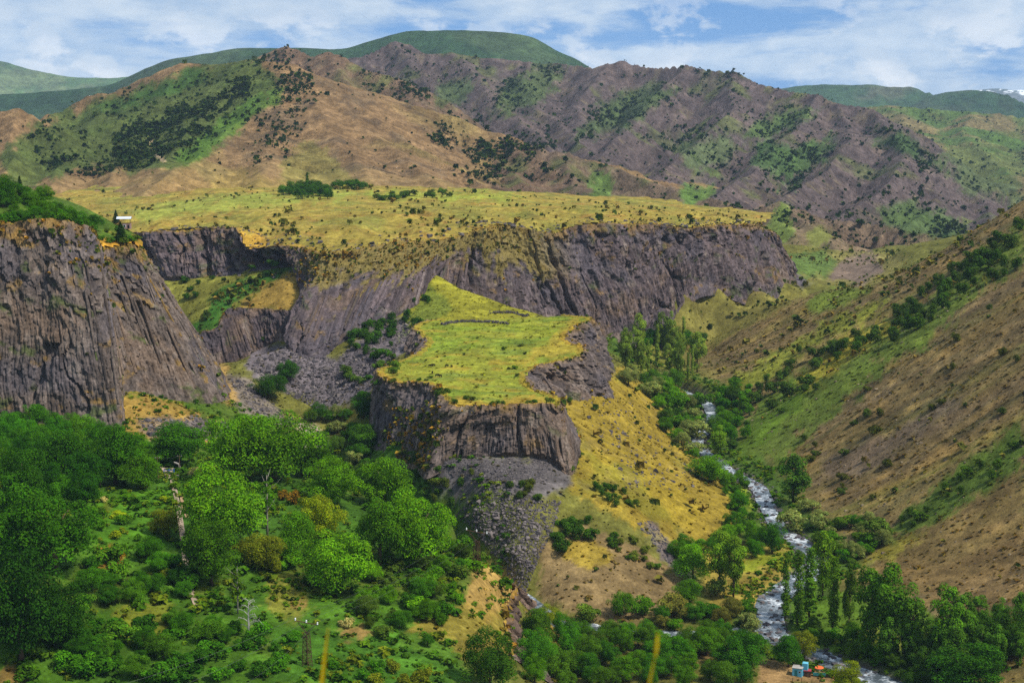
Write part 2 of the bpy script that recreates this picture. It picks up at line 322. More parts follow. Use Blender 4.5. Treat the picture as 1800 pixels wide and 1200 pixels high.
# top surfaces
def tops(st, k=1): return [W(*t) for t, b in st]
MESA_TOP = RBF(tops(ST_MESA) + list(pts([(860, 690, 546), (860, 640, 606), (860, 600, 662), (820, 580, 700), (940, 590, 690), (700, 650, 596), (900, 562, 736), (960, 560, 742), (800, 572, 712), (830, 562, 735)])), 9, 0.4)
LEFT_TOP = RBF(tops(ST_LEFT) + list(pts([(0, 330, 600), (60, 340, 612), (110, 362, 620), (160, 382, 630), (200, 398, 640), (225, 402, 640), (-60, 300, 620), (-150, 290, 600), (60, 372, 575), (130, 395, 575), (180, 405, 620), (200, 395, 700), (150, 372, 720), (60, 335, 700), (-60, 290, 720), (120, 372, 800), (0, 340, 850), (-100, 320, 900), (-200, 350, 520), (180, 420, 605), (225, 420, 612)])), 9, 0.4)
FAR_TOP = RBF(tops(ST_FAR) + list(pts([(250, 380, 1050), (300, 378, 980), (360, 362, 1080), (430, 342, 1200), (430, 372, 960), (500, 352, 1100), (520, 400, 870), (570, 372, 980), (600, 346, 1150), (640, 332, 1330), (640, 405, 850), (690, 375, 950), (700, 345, 1180), (760, 340, 1280), (760, 385, 920), (820, 345, 1250), (830, 380, 940), (900, 350, 1230), (900, 372, 970), (960, 358, 1180), (960, 395, 915),
      (1040, 366, 1130), (1040, 388, 950), (1120, 372, 1110), (1120, 386, 960), (1200, 373, 1120), (1200, 388, 1000), (1280, 383, 1130), (1280, 388, 1060), (860, 338, 1400), (700, 330, 1420), (540, 333, 1380), (430, 335, 1350), (300, 360, 1250), (200, 380, 1150), (100, 390, 1100), (1000, 352, 1400), (1150, 368, 1350), (1290, 384, 1300), (100, 395, 950), (200, 392, 960)])), 14, 0.6)

# mountains: ridge lines (u, v, D), fall per metre away from the crest, gully spacing
RIDGES = [
 ([(75, 203, 2000), (130, 190, 2050), (200, 167, 2100), (270, 143, 2150), (330, 114, 2150), (380, 113, 2150), (440, 107, 2100), (500, 111, 2050), (530, 122, 2040), (620, 180, 1950), (700, 240, 1850), (800, 300, 1700), (872, 334, 1600)], .50, 70, .35),
 ([(505, 114, 2045), (450, 190, 1880), (380, 240, 1720), (330, 285, 1560), (310, 290, 1500), (270, 330, 1380), (225, 378, 1280)], .45, 60, .35),
 ([(515, 118, 2040), (550, 185, 1880), (590, 250, 1720), (630, 300, 1560), (650, 335, 1430)], .30, 90, .15),
 ([(520, 118, 2040), (630, 220, 1850), (720, 290, 1650), (770, 335, 1480)], .30, 90, .15),
 ([(505, 118, 2040), (480, 220, 1800), (460, 290, 1560), (450, 335, 1420)], .30, 90, .2),
 ([(-80, 204, 1800), (0, 196, 1800), (30, 192, 1800), (60, 207, 1790), (95, 236, 1750), (140, 280, 1650)], .5, 60, .3),
 ([(200, 167, 2100), (150, 240, 1850), (90, 310, 1550), (40, 370, 1350)], .42, 60, .4), ([(330, 115, 2150), (260, 220, 1880), (190, 310, 1550), (130, 375, 1330)], .42, 60, .4),
 ([(440, 107, 2100), (350, 210, 1850), (260, 310, 1500), (180, 375, 1280)], .42, 60, .4), ([(75, 203, 2000), (0, 290, 1700), (-80, 350, 1500)], .42, 60, .4), ([(30, 195, 1800), (20, 280, 1600), (-40, 340, 1450)], .42, 60, .4),
 ([(400, 112, 2600), (460, 96, 2600), (500, 81, 2600), (530, 92, 2580), (555, 100, 2550), (575, 91, 2500), (600, 99, 2480), (640, 120, 2450), (690, 135, 2400), (720, 150, 2380), (770, 190, 2250), (830, 218, 2150), (880, 242, 2050), (960, 290, 1900), (1040, 335, 1750)], .55, 75, .4),
 ([(575, 92, 2500), (650, 180, 2280), (740, 250, 2060), (830, 300, 1900), (900, 335, 1720)], .5, 60, .35), ([(700, 140, 2400), (790, 225, 2150), (870, 280, 1950), (950, 330, 1740)], .5, 60, .35),
 ([(540, 104, 3300), (620, 101, 3300), (690, 71, 3350), (730, 82, 3350), (760, 94, 3350), (800, 92, 3350), (850, 98, 3350), (920, 106, 3350), (1000, 113, 3350), (1030, 116, 3300), (1065, 112, 3300), (1090, 103, 3300), (1120, 113, 3300), (1150, 119, 3250), (1210, 114, 3200), (1240, 122, 3150), (1290, 126, 3100), (1330, 147, 3050), (1400, 162, 3000), (1440, 166, 2950), (1480, 182, 2900), (1540, 193, 2850), (1600, 250, 2700), (1660, 310, 2500), (1740, 360, 2300), (1800, 385, 2200)], .58, 110, .45),
 ([(690, 72, 3350), (740, 140, 3050), (800, 190, 2800), (870, 225, 2550), (920, 255, 2400)], .55, 80, .5), ([(800, 92, 3350), (860, 165, 3000), (920, 215, 2720), (970, 255, 2450)], .55, 80, .5),
 ([(930, 107, 3350), (930, 170, 3050), (990, 225, 2700), (1060, 280, 2350), (1120, 330, 2000)], .55, 80, .5), ([(1065, 113, 3300), (1020, 170, 3000), (1010, 220, 2700)], .6, 70, .45),
 ([(1210, 114, 3200), (1140, 175, 2900), (1090, 235, 2650), (1060, 285, 2350)], .6, 70, .5), ([(1290, 127, 3100), (1290, 190, 2800), (1230, 245, 2500), (1160, 305, 2200), (1130, 335, 2050)], .6, 70, .5),
 ([(1440, 167, 2950), (1400, 220, 2680), (1340, 280, 2380), (1280, 335, 2060), (1240, 372, 1830)], .6, 70, .5), ([(1480, 182, 2900), (1490, 240, 2600), (1440, 305, 2250), (1380, 350, 1950), (1320, 390, 1720)], .6, 70, .5),
 ([(1540, 193, 2850), (1580, 262, 2480), (1550, 325, 2150), (1490, 375, 1880), (1450, 400, 1720)], .6, 70, .5), ([(1640, 290, 2560), (1640, 350, 2200), (1600, 395, 1900), (1560, 410, 1750)], .6, 60, .45), ([(1740, 358, 2300), (1740, 400, 2000), (1720, 430, 1750)], .5, 60, .4),
 ([(880, 242, 2050), (1000, 272, 2000), (1080, 292, 1950), (1180, 330, 1850), (1250, 352, 1780), (1330, 372, 1650), (1400, 410, 1520)], .5, 55, .45), ([(1000, 272, 2000), (1010, 320, 1800), (1040, 350, 1650)], .5, 50, .4), ([(1180, 330, 1850), (1190, 360, 1700)], .5, 50, .4),
 ([(1370, 352, 1700), (1420, 395, 1580), (1460, 425, 1480), (1480, 450, 1400)], .45, 50, .4), ([(1450, 385, 1680), (1540, 392, 1650), (1620, 408, 1600), (1660, 425, 1560), (1620, 445, 1480)], .5, 45, .45),
 ([(1420, 172, 4400), (1480, 188, 4300), (1560, 186, 4250), (1640, 190, 4200), (1700, 196, 4200), (1760, 200, 4200), (1900, 225, 4100)], .35, 200, .3), ([(1560, 186, 4250), (1620, 235, 3700), (1660, 270, 3300)], .3, 140, .35), ([(1700, 196, 4200), (1700, 240, 3700), (1760, 290, 3200), (1800, 330, 2800)], .3, 140, .35), ([(1850, 215, 4100), (1850, 270, 3400), (1900, 330, 2800)], .3, 140, .35)]
RIDGES = [(catmull(pts(p), len(p) * 3), k, g, a) for p, k, g, a in RIDGES]
def mountains(x, y, ids=False):
    h = np.full(x.shape, -200.0); idx = np.zeros(x.shape, int)
    wx = x + 16 * fbm(x / 140, y / 140, 31, 3); wy = y + 16 * fbm(x / 140, y / 140, 57, 3)
    for i, (P, k, g, a) in enumerate(RIDGES):
        d, s, e = dist_poly(wx, wy, P)
        n = fbm(s / (g * 3), d / (g * 4), 90 + i, 3, .5)
        rib = 1 - 2.4 * np.abs(fbm(s / g + .25 * n, d / (g * 5) + 3.3 * i, 300 + i, 3, .5))
        rib2 = 1 - 2.4 * np.abs(fbm(s / (g * .36) + .4 * n, d / (g * 2.2) + 1.3 * i, 500 + i, 3, .5))
        zz = e[..., 0] - k * d * (1 + .25 * n) + a * (62 * (1 - np.exp(-d / 90)) * (rib - .75) + 33 * (1 - np.exp(-d / 30)) * (rib2 - .6))
        m = zz > h; idx = np.where(m, i, idx)
        h = np.maximum(h, zz) + 3.0 * np.exp(-np.abs(h - zz) / 5.0)
    h = np.maximum(h, 20 + 0 * h)
    h = h + 2.0 * fbm(x / 17, y / 70, 5, 4, .55) * sstep(1300, 1700, y) + 0.8 * fbm(x / 7, y / 22, 8, 3)
    return (h, idx) if ids else h

def height(x, y):
    g = G_RBF(x, y)
    amp = sstep(60, 160, x) * sstep(5, 40, g)                     # right hillside: ribs running down the slope
    g = g + amp * (5.2 * fbm(x / 260 + 4, y / 32, 21, 4) + 2.5 * fbm(x / 60, y / 11, 22, 3) + .6 * fbm(x / 22, y / 4, 23, 3)) * (1 - sstep(980, 1080, y))
    g = g + 0.9 * fbm(x / 22, y / 22, 3, 4) + 0.35 * fbm(x / 5, y / 5, 4, 2)
    for P, w in ((RIV_D, 3.6), (STR_D, 2.4)):
        m = (np.abs(x - 40) < 260)
        d, s, e = dist_poly(x, y, np.asarray(P)[::3]); zr = e[..., 0]
        g = zr - 0.9 + (np.maximum(g, zr - .6 + 0.05 * d) - zr + 0.9) * sstep(w * .75, w + 4, d) * 1.0 if P is RIV_D else np.where(d < 40, (zr - .7) + (g - zr + .7) * sstep(w * .7, w + 4, d), g)
    g = g - np.clip(y - 1420, 0, None) * .35
    far = y > 1130
    if far.any():
        mz = mountains(x[far], y[far]); g[far] = np.maximum(g[far], mz - 40 * (1 - sstep(1150, 1330, y[far])))
    return g

# fan-shaped sampling grid for the near ground
NR, NC, Y0, Y1, SMAX, YO = 510, 550, 215.0, 1600.0, 0.47, 120.0
RY = Y0 * (Y1 / Y0) ** (np.arange(NR) / (NR - 1)); CS = np.linspace(-SMAX, SMAX, NC)
GY = np.repeat(RY[:, None], NC, 1); GX = CS[None] * (GY + YO)
GZ = height(GX, GY)
def poly_inside(st, extra=()):
    return [tuple(p[:2]) for p in tops(st)] + [tuple(e) for e in extra]
def rough_rim(t, amp, seed):
    d = np.gradient(t[:, :2], axis=0); L = np.concatenate([[0], np.cumsum(np.linalg.norm(np.diff(t[:, :2], axis=0), axis=1))]); d /= np.linalg.norm(d, axis=1)[:, None] + 1e-9
    f = fbm(L / 26, L * 0 + 2, seed, 4, .6) * amp; q = t.copy(); q[:, 0] += d[:, 1] * f; q[:, 1] -= d[:, 0] * f; q[:, 2] += np.minimum(f, 0) * .25; return q
RIM = {}
def path_top(st, n=400): return rough_rim(catmull(np.array(tops(st)), n), 6.5 if st is ST_FAR else 3.2 if st is ST_LEFT else 2.2, 777)
MESA_P = [tuple(p[:2]) for p in path_top(ST_MESA)]
LEFT_P = [tuple(p[:2]) for p in path_top(ST_LEFT)] + [(-300, 900), (-520, 900), (-520, 480)]
FAR_P = [tuple(p[:2]) for p in path_top(ST_FAR, 400)] + [(260, 1400), (150, 1560), (-450, 1560), (-450, 900)]
ZT = GZ.copy(); TOPID = np.zeros(GZ.shape, int)
for k, (P, R, am) in enumerate(((MESA_P, MESA_TOP, .8), (LEFT_P, LEFT_TOP, 1.0), (FAR_P, FAR_TOP, 3.0)), 1):
    m = inpoly(GX, GY, P); z = R(GX[m], GY[m]) + am * fbm(GX[m] / 25, GY[m] / 25, 60 + k, 4) + .25 * fbm(GX[m] / 4, GY[m] / 4, 70 + k, 2)
    if k == 3:
        de_ = dist_poly(GX[m], GY[m], np.array(path_top(ST_FAR, 100))[:, :2])[0]; gl = 1 - 2.2 * np.abs(fbm(GX[m] / 38, GY[m] / 60, 95, 3, .5)); z = z + 3.2 * (gl - .5) * sstep(0, 25, de_) * (1 - sstep(60, 170, de_)) + 1.0 * fbm(GX[m] / 9, GY[m] / 9, 96, 3) * (1 - sstep(30, 90, de_))
    zz = np.where(m, 0.0, -1e9); zz[m] = z
    ok = m & (zz > GZ - .3); ZT[ok] = zz[ok]; TOPID[ok] = k
def zat(x, y, A=None):
    A = ZT if A is None else A
    r = np.log(np.asarray(y, float) / Y0) / math.log(Y1 / Y0) * (NR - 1); c = (np.asarray(x, float) / (np.asarray(y, float) + YO) + SMAX) / (2 * SMAX) * (NC - 1)
    r = np.clip(r, 0, NR - 1.001); c = np.clip(c, 0, NC - 1.001); i = r.astype(int); j = c.astype(int); fr = r - i; fc = c - j
    return (A[i, j] * (1 - fc) + A[i, j + 1] * fc) * (1 - fr) + (A[i + 1, j] * (1 - fc) + A[i + 1, j + 1] * fc) * fr
_DD = np.geomspace(225, 1590, 900)
def hit(u, v, A=None):                 # where the line of sight through (u,v) meets the ground
    p = W(u, v, _DD); z = zat(p[:, 0], p[:, 1], A); b = np.nonzero(p[:, 2] <= z)[0]
    i = b[0] if len(b) else len(_DD) - 1
    q = p[i]
    if 0 < i and len(b):
        a0, a1 = p[i - 1, 2] - z[i - 1], p[i, 2] - z[i]; t = a0 / (a0 - a1 + 1e-9); q = p[i - 1] + (p[i] - p[i - 1]) * t
    return np.array([q[0], q[1], zat(q[0], q[1], A)])
print('terrain', round(time.time() - T0, 1))
# ------------------------------------------------------------------ ground colours (what grows or lies there, some shade painted in)
def pmask(U, V, poly, feather=5.0, warp=9.0, seed=1):
    feather = feather * 1.8; warp = warp * 1.5
    P = np.asarray(poly, float); mg = feather * 2 + warp * 2
    bb = (U > P[:, 0].min() - mg) & (U < P[:, 0].max() + mg) & (V > P[:, 1].min() - mg) & (V < P[:, 1].max() + mg)
    out = np.zeros(U.shape)
    if not bb.any(): return out
    u, v = U[bb], V[bb]
    u2 = u + warp * fbm(u / 28, v / 18, seed, 4, .6); v2 = v + warp * fbm(u / 28, v / 18, seed + 40, 4, .6); a = np.zeros(u.shape)
    for dx, dy in ((0, 0), (.8, .3), (-.7, .5), (.2, -.9), (-.4, -.6)): a += inpoly(u2 + dx * feather, v2 + dy * feather, P)
    a = a / 5; g = fbm(u / 7, v / 4.5, seed + 80, 3, .6)
    out[bb] = a * .25 + .75 * sstep(.3, .7, a + .42 * g * (a > 0)); return out
def mixc(C, m, rgb): C += (np.asarray(rgb) - C) * m[..., None]
def paint(C, U, V, specs, seed=100):
    for k, s in enumerate(specs):
        poly, rgb = s[0], s[1]; st, fe, wa = (list(s[2:]) + [1.0, 5.0, 9.0][len(s) - 2:])[:3]
        mixc(C, st * pmask(U, V, poly, fe, wa, seed + k), rgb)
TAN, BROWN, PURPLE, GREY = lin(128, 102, 70), lin(112, 94, 58), lin(88, 76, 73), lin(108, 100, 102)  # PURPLE is darkened to stand in for cloud shadow on the back mountains
GREEN, DKGREEN, BRIGHT, OLIVE = lin(66, 98, 24), lin(40, 70, 22), lin(84, 124, 22), lin(112, 112, 42)
YEL, YELGR, ORANGE, STRAW = lin(160, 136, 40), lin(140, 140, 34), lin(136, 116, 42), lin(160, 128, 66)

def ground_colour(P):
    U, V = PIX(P); x, y, z = P[:, 0], P[:, 1], P[:, 2]
    C = np.tile(lin(98, 96, 42), (len(P), 1))
    n1 = fbm(x / 40, y / 40, 201, 4); n2 = fbm(x / 9, y / 9, 202, 4); n3 = fbm(x / 3, y / 3, 203, 3)
    # right hillside: bare brown earth with dry grass running down it
    hs = sstep(100, 135, x) * (1 - sstep(960, 1040, y)); rib = fbm(x / 130 + n1 * .3, y / 14, 204, 4)
    mixc(C, hs, BROWN); rf = fbm(x / 60 + n1 * .3, y / 4.5, 206, 4); mixc(C, hs * np.clip(rib * 1.6 + .5 * rf, 0, 1) * .8, lin(108, 106, 46)); mixc(C, hs * np.clip(-rib * 1.2 + n2 * .5, 0, 1) * .6, lin(104, 88, 78)); mixc(C, hs * np.clip(rf * 2.2 - .2, 0, 1) * .7, lin(74, 64, 52)); rg = fbm(x / 30, y / 2.2, 207, 3); mixc(C, hs * np.clip(rg * 1.8, 0, 1) * .5, lin(142, 118, 74)); mixc(C, hs * np.clip(-rg * 1.8 - .1, 0, 1) * .4, lin(84, 84, 44)); mixc(C, hs * np.clip(n2 * 1.5 - .25, 0, 1) * .55, lin(150, 118, 52))
    bench = (1 - sstep(-30, 10, x)) * (1 - sstep(540, 640, y)); mixc(C, bench, GREEN)
    mixc(C, bench * sstep(.1, .5, n1 + .45 * n2) * .5, lin(104, 104, 38)); mixc(C, bench * sstep(.05, .5, -n1 + .6 * n2) * .5, lin(48, 78, 24)); mixc(C, bench * sstep(.3, .6, n2 + .2 * n1) * .4, DKGREEN)
    d, s, e = dist_poly(x, y, RIV_D[::4]); near = 1 - sstep(10, np.where(x > 108, 18, 34), d + 9 * n1 + 4 * n2); mixc(C, near * (x > -20), lin(70, 92, 32)); GRAVEL = 1 - sstep(4.0, 6.5, d + 2.2 * n2)
    paint(C, U, V, [
        ([(985, 690), (1100, 640), (1170, 720), (1310, 870), (1290, 925), (1200, 995), (1130, 930), (1000, 860), (985, 760)], ORANGE, 1),
        ([(1040, 760), (1110, 790), (1240, 890), (1210, 930), (1120, 880), (1040, 820)], lin(142, 122, 40), .8),
        ([(1090, 600), (1160, 600), (1250, 690), (1200, 720), (1120, 660)], lin(120, 118, 46), .8),
        ([(945, 960), (1030, 925), (1130, 960), (1200, 1010), (1190, 1075), (1080, 1100), (955, 1060)], lin(126, 104, 70), .9, 7, 12),
        ([(960, 955), (1040, 940), (1090, 980), (1030, 1000)], lin(150, 128, 42), .8),
        ([(1120, 920), (1145, 915), (1205, 990), (1225, 1020), (1195, 1015)], lin(104, 92, 92), .9),
        ([(765, 800), (1010, 800), (1000, 860), (930, 880), (870, 850), (800, 880), (750, 850)], lin(96, 90, 88), 1),
        ([(560, 700), (500, 690), (425, 640), (450, 600), (500, 606), (590, 626), (640, 590), (720, 545), (735, 580), (680, 640), (640, 700), (560, 725)], lin(106, 97, 98), 1, 4, 6),
        ([(700, 560), (720, 500), (770, 475), (940, 545), (960, 580), (850, 590), (740, 600)], lin(128, 124, 38), 1),
        ([(720, 540), (760, 500), (800, 540), (760, 570), (700, 590)], lin(92, 104, 38), .8),  # left face of the grass pyramid: greener, with its shade painted in
        ([(290, 480), (540, 455), (540, 545), (400, 545), (380, 585), (320, 590)], lin(116, 114, 48), 1),
        ([(320, 590), (390, 500), (510, 465), (520, 475), (440, 520), (390, 560), (380, 585)], lin(56, 92, 30), 1),
        ([(440, 515), (520, 472), (530, 540), (470, 545), (400, 540)], lin(146, 118, 56), .9),
        ([(210, 690), (260, 690), (390, 745), (380, 790), (260, 770), (205, 750)], lin(148, 120, 56), 1),
        ([(300, 740), (345, 730), (400, 745), (480, 740), (420, 770), (330, 775)], lin(104, 96, 94), .9), ([(235, 735), (300, 735), (330, 775), (260, 770)], lin(112, 100, 92), .6),
        ([(380, 650), (430, 665), (520, 745), (470, 760), (400, 700)], lin(118, 106, 96), .9), ([(360, 640), (400, 645), (420, 700), (395, 715)], lin(150, 120, 66), .9),
        ([(520, 745), (560, 745), (590, 790), (540, 800)], lin(160, 140, 122), 1, 2, 3),
        # bench details
        ([(840, 990), (900, 1000), (925, 1040), (900, 1070), (850, 1090), (810, 1060), (825, 1020)], lin(152, 124, 66), 1), ([(830, 1060), (900, 1070), (900, 1180), (700, 1140), (730, 1085)], lin(132, 112, 46), .7),
        ([(480, 1100), (700, 1110), (800, 1130), (830, 1200), (470, 1200)], lin(62, 98, 26), .9), ([(580, 1105), (650, 1100), (660, 1118), (600, 1125)], lin(138, 106, 62), .8, 6, 8),
        ([(470, 1010), (540, 1010), (545, 1060), (500, 1090), (470, 1060)], lin(120, 110, 44), .7, 8, 12), ([(500, 1055), (540, 1050), (530, 1075)], lin(138, 106, 62), .7, 6, 8),
        ([(165, 900), (190, 875), (205, 885), (180, 915)], lin(166, 116, 60), .9, 3, 5), ([(170, 955), (215, 955), (215, 995), (170, 995)], lin(150, 98, 40), .8, 4, 6),
        ([(155, 865), (300, 855), (310, 960), (160, 960)], lin(76, 118, 24), .8), ([(200, 1070), (300, 1060), (290, 1130), (200, 1120)], lin(118, 116, 36), .7), ([(0, 1160), (40, 1160), (60, 1200), (0, 1200)], lin(120, 90, 50), .8),
        # meadows by the river
        ([(1220, 960), (1390, 950), (1400, 1010), (1360, 1060), (1260, 1090), (1240, 1040)], lin(140, 120, 52), .85), ([(1270, 990), (1380, 960), (1390, 985), (1290, 1010)], lin(120, 132, 30), .8), ([(1270, 840), (1330, 855), (1320, 905), (1280, 870)], lin(118, 132, 34), .9),
        ([(1380, 1060), (1560, 1030), (1700, 1110), (1680, 1180), (1450, 1150), (1400, 1110)], lin(84, 112, 30), .9), ([(1500, 1100), (1650, 1110), (1620, 1150), (1520, 1140)], lin(116, 112, 42), .6),
        ([(1340, 1160), (1450, 1175), (1520, 1200), (1330, 1200)], lin(142, 112, 74), .9), ([(1120, 1130), (1250, 1120), (1300, 1150), (1160, 1165)], lin(132, 104, 66), .7), ([(930, 1070), (1000, 1085), (985, 1130), (940, 1110)], lin(144, 120, 52), .9),
        # green bands on the right hillside
        ([(1800, 392), (1740, 420), (1600, 535), (1500, 585), (1390, 670), (1300, 765), (1290, 815), (1370, 805), (1450, 735), (1530, 655), (1640, 590), (1720, 520), (1800, 455)], lin(82, 102, 32), .85, 9, 18), ([(1470, 600), (1560, 560), (1600, 560), (1480, 640), (1400, 700), (1400, 670)], lin(150, 136, 44), .7, 5, 12),
        ([(1800, 730), (1700, 805), (1560, 925), (1540, 955), (1600, 940), (1700, 885), (1800, 835)], lin(74, 96, 30), .9, 7, 12), ([(1540, 490), (1430, 515), (1415, 552), (1470, 548), (1530, 515)], lin(92, 106, 36), .9, 5, 8),
        ([(1560, 525), (1430, 575), (1240, 690), (1235, 730), (1290, 700), (1440, 600), (1560, 540)], lin(120, 124, 40), .85, 5, 12), ([(1340, 700), (1400, 660), (1420, 690), (1330, 790), (1290, 800)], lin(88, 112, 30), .8, 5, 12),
        ([(1540, 985), (1800, 820), (1800, 1070), (1660, 1060), (1540, 1010)], lin(116, 93, 58), .7, 8, 14), ([(1540, 960), (1640, 930), (1560, 985), (1500, 990)], lin(130, 122, 44), .8),
        ([(1450, 800), (1560, 760), (1700, 690), (1650, 740), (1520, 830), (1440, 840)], lin(104, 88, 80), .5, 5, 14),
        # below the right end of the plateau, side valley
        ([(1180, 560), (1230, 500), (1330, 515), (1400, 500), (1430, 520), (1330, 560), (1240, 610), (1180, 590)], lin(112, 106, 50), .9), ([(1370, 480), (1390, 475), (1430, 500), (1410, 508)], lin(96, 88, 100), .9, 3, 4), ([(1360, 460), (1480, 440), (1600, 450), (1560, 500), (1440, 500)], lin(120, 112, 60), .9),
        ([(1368, 452), (1440, 440), (1480, 455), (1460, 480), (1400, 482)], lin(82, 104, 46), .9, 5, 8), ([(1450, 490), (1480, 455), (1530, 440), (1560, 480), (1500, 500)], lin(112, 94, 84), .9)])
    mixc(C, GRAVEL * .9, lin(96, 88, 78))
    ysl = pmask(U, V, [(985, 690), (1100, 640), (1170, 720), (1310, 870), (1290, 925), (1200, 995), (1130, 930), (1000, 860), (985, 760)], 8, 10, 77); mixc(C, ysl * sstep(.0, .5, n1 + .6 * n2) * .6, lin(118, 116, 40)); mixc(C, ysl * sstep(.25, .6, n2 + .5 * n3) * .5, lin(104, 90, 52))
    up = sstep(-.25, .7, n3 + n2 * .5)
    C *= (0.82 + .36 * up)[:, None]
    return C
def hill_colour(P, I):
    U, V = PIX(P); x, y, z = P[:, 0], P[:, 1], P[:, 2]; n1 = fbm(x / 120, y / 120, 301, 4); n2 = fbm(x / 30, y / 30, 302, 4); n3 = fbm(x / 9, y / 9, 303, 3)
    C = np.tile(PURPLE, (len(P), 1)); C[I <= 10] = TAN; C[(I >= 11) & (I <= 13)] = lin(112, 90, 70); C[(I >= 26) & (I <= 30)] = lin(108, 90, 72); C[I >= 31] = lin(112, 100, 66)
    st = fbm((z * 1.6 + x * .9 - y * .15) / 26, (x * .4 + y) / 260, 310, 4, .6); m3 = ((I >= 14) & (I <= 25)) * 1.0
    mixc(C, m3 * np.clip(st, 0, 1) * .75, lin(114, 97, 88)); mixc(C, m3 * np.clip(-st, 0, 1) * .7, lin(76, 66, 64))
    mixc(C, sstep(.1, .7, n2 + .4 * n3) * .4, lin(104, 92, 58)); mixc(C, (I <= 4) * sstep(.0, .6, n1) * .5, lin(124, 112, 60)); mixc(C, (I <= 13) * sstep(.15, .5, n2 - .3 * n1) * .5, lin(98, 82, 66)); mixc(C, ((I >= 11)) * sstep(.25, .6, n1 + .5 * n2) * .6, lin(84, 94, 44)); mixc(C, (I >= 31) * sstep(-.1, .3, n1 + .3 * n2) * .8, lin(70, 96, 44))
    GRN = [([(70, 210), (200, 170), (330, 118), (440, 110), (500, 140), (440, 200), (380, 250), (330, 285), (300, 300), (230, 300), (120, 300), (0, 340), (0, 270)], lin(66, 86, 36), .85, 6, 16),
           ([(300, 270), (400, 200), (500, 140), (490, 170), (400, 245), (330, 290)], lin(80, 108, 38), .9, 5, 10), ([(330, 118), (250, 160), (130, 205), (90, 215), (180, 200), (300, 170), (380, 130)], lin(58, 84, 36), .9, 6, 10),
           ([(500, 270), (560, 240), (610, 300), (640, 330), (480, 330)], lin(120, 112, 54), .7, 8, 14), ([(330, 330), (450, 300), (520, 330), (700, 330), (640, 350), (330, 360)], lin(136, 114, 58), .6, 8, 14), ([(270, 330), (330, 290), (380, 330), (300, 370), (220, 380)], lin(132, 104, 66), .7),
           ([(880, 150), (960, 108), (1010, 118), (930, 185), (850, 200)], lin(72, 88, 44), .8, 6, 14), ([(1000, 240), (1060, 180), (1130, 150), (1190, 150), (1120, 215), (1040, 240)], lin(66, 84, 42), .8, 6, 16), ([(1300, 235), (1330, 210), (1450, 185), (1360, 240)], lin(78, 98, 46), .9, 5, 10), ([(1330, 255), (1480, 240), (1420, 310), (1380, 330), (1330, 285)], lin(66, 92, 42), .85, 5, 16),
           ([(1515, 245), (1585, 228), (1680, 310), (1640, 295), (1570, 255)], lin(56, 78, 38), .9, 5, 8), ([(1520, 375), (1600, 350), (1700, 385), (1690, 415), (1640, 418), (1560, 398)], lin(74, 94, 46), .85, 7, 14), ([(1040, 310), (1070, 300), (1080, 360), (1030, 360)], lin(88, 112, 50), .9, 5, 10), ([(1200, 330), (1260, 322), (1230, 365), (1200, 368)], lin(84, 112, 48), .9, 5, 8),
           ([(1180, 260), (1280, 230), (1300, 270), (1240, 300), (1200, 280)], lin(82, 104, 52), .6, 6, 14), ([(1360, 352), (1386, 352), (1392, 420), (1348, 440)], lin(104, 122, 52), .9, 5, 8), ([(1425, 400), (1462, 398), (1455, 432), (1420, 432)], lin(112, 118, 50), .8, 5, 8), ([(760, 150), (840, 130), (800, 180), (770, 190)], lin(76, 96, 50), .7, 5, 10), ([(1640, 260), (1800, 230), (1800, 360), (1700, 340)], lin(78, 100, 44), .6, 8, 20)]
    paint(C, U, V, GRN, 400)
    mixc(C, pmask(U, V, [(258, 238), (264, 236), (275, 255), (276, 266), (292, 284), (286, 286), (270, 270), (268, 258)], .6, .8, 9) * .9, lin(176, 150, 116))
    C *= (.74 + .5 * sstep(-.5, .6, n3 + .4 * fbm(x / 4, y / 4, 304, 2)))[:, None]
    return C
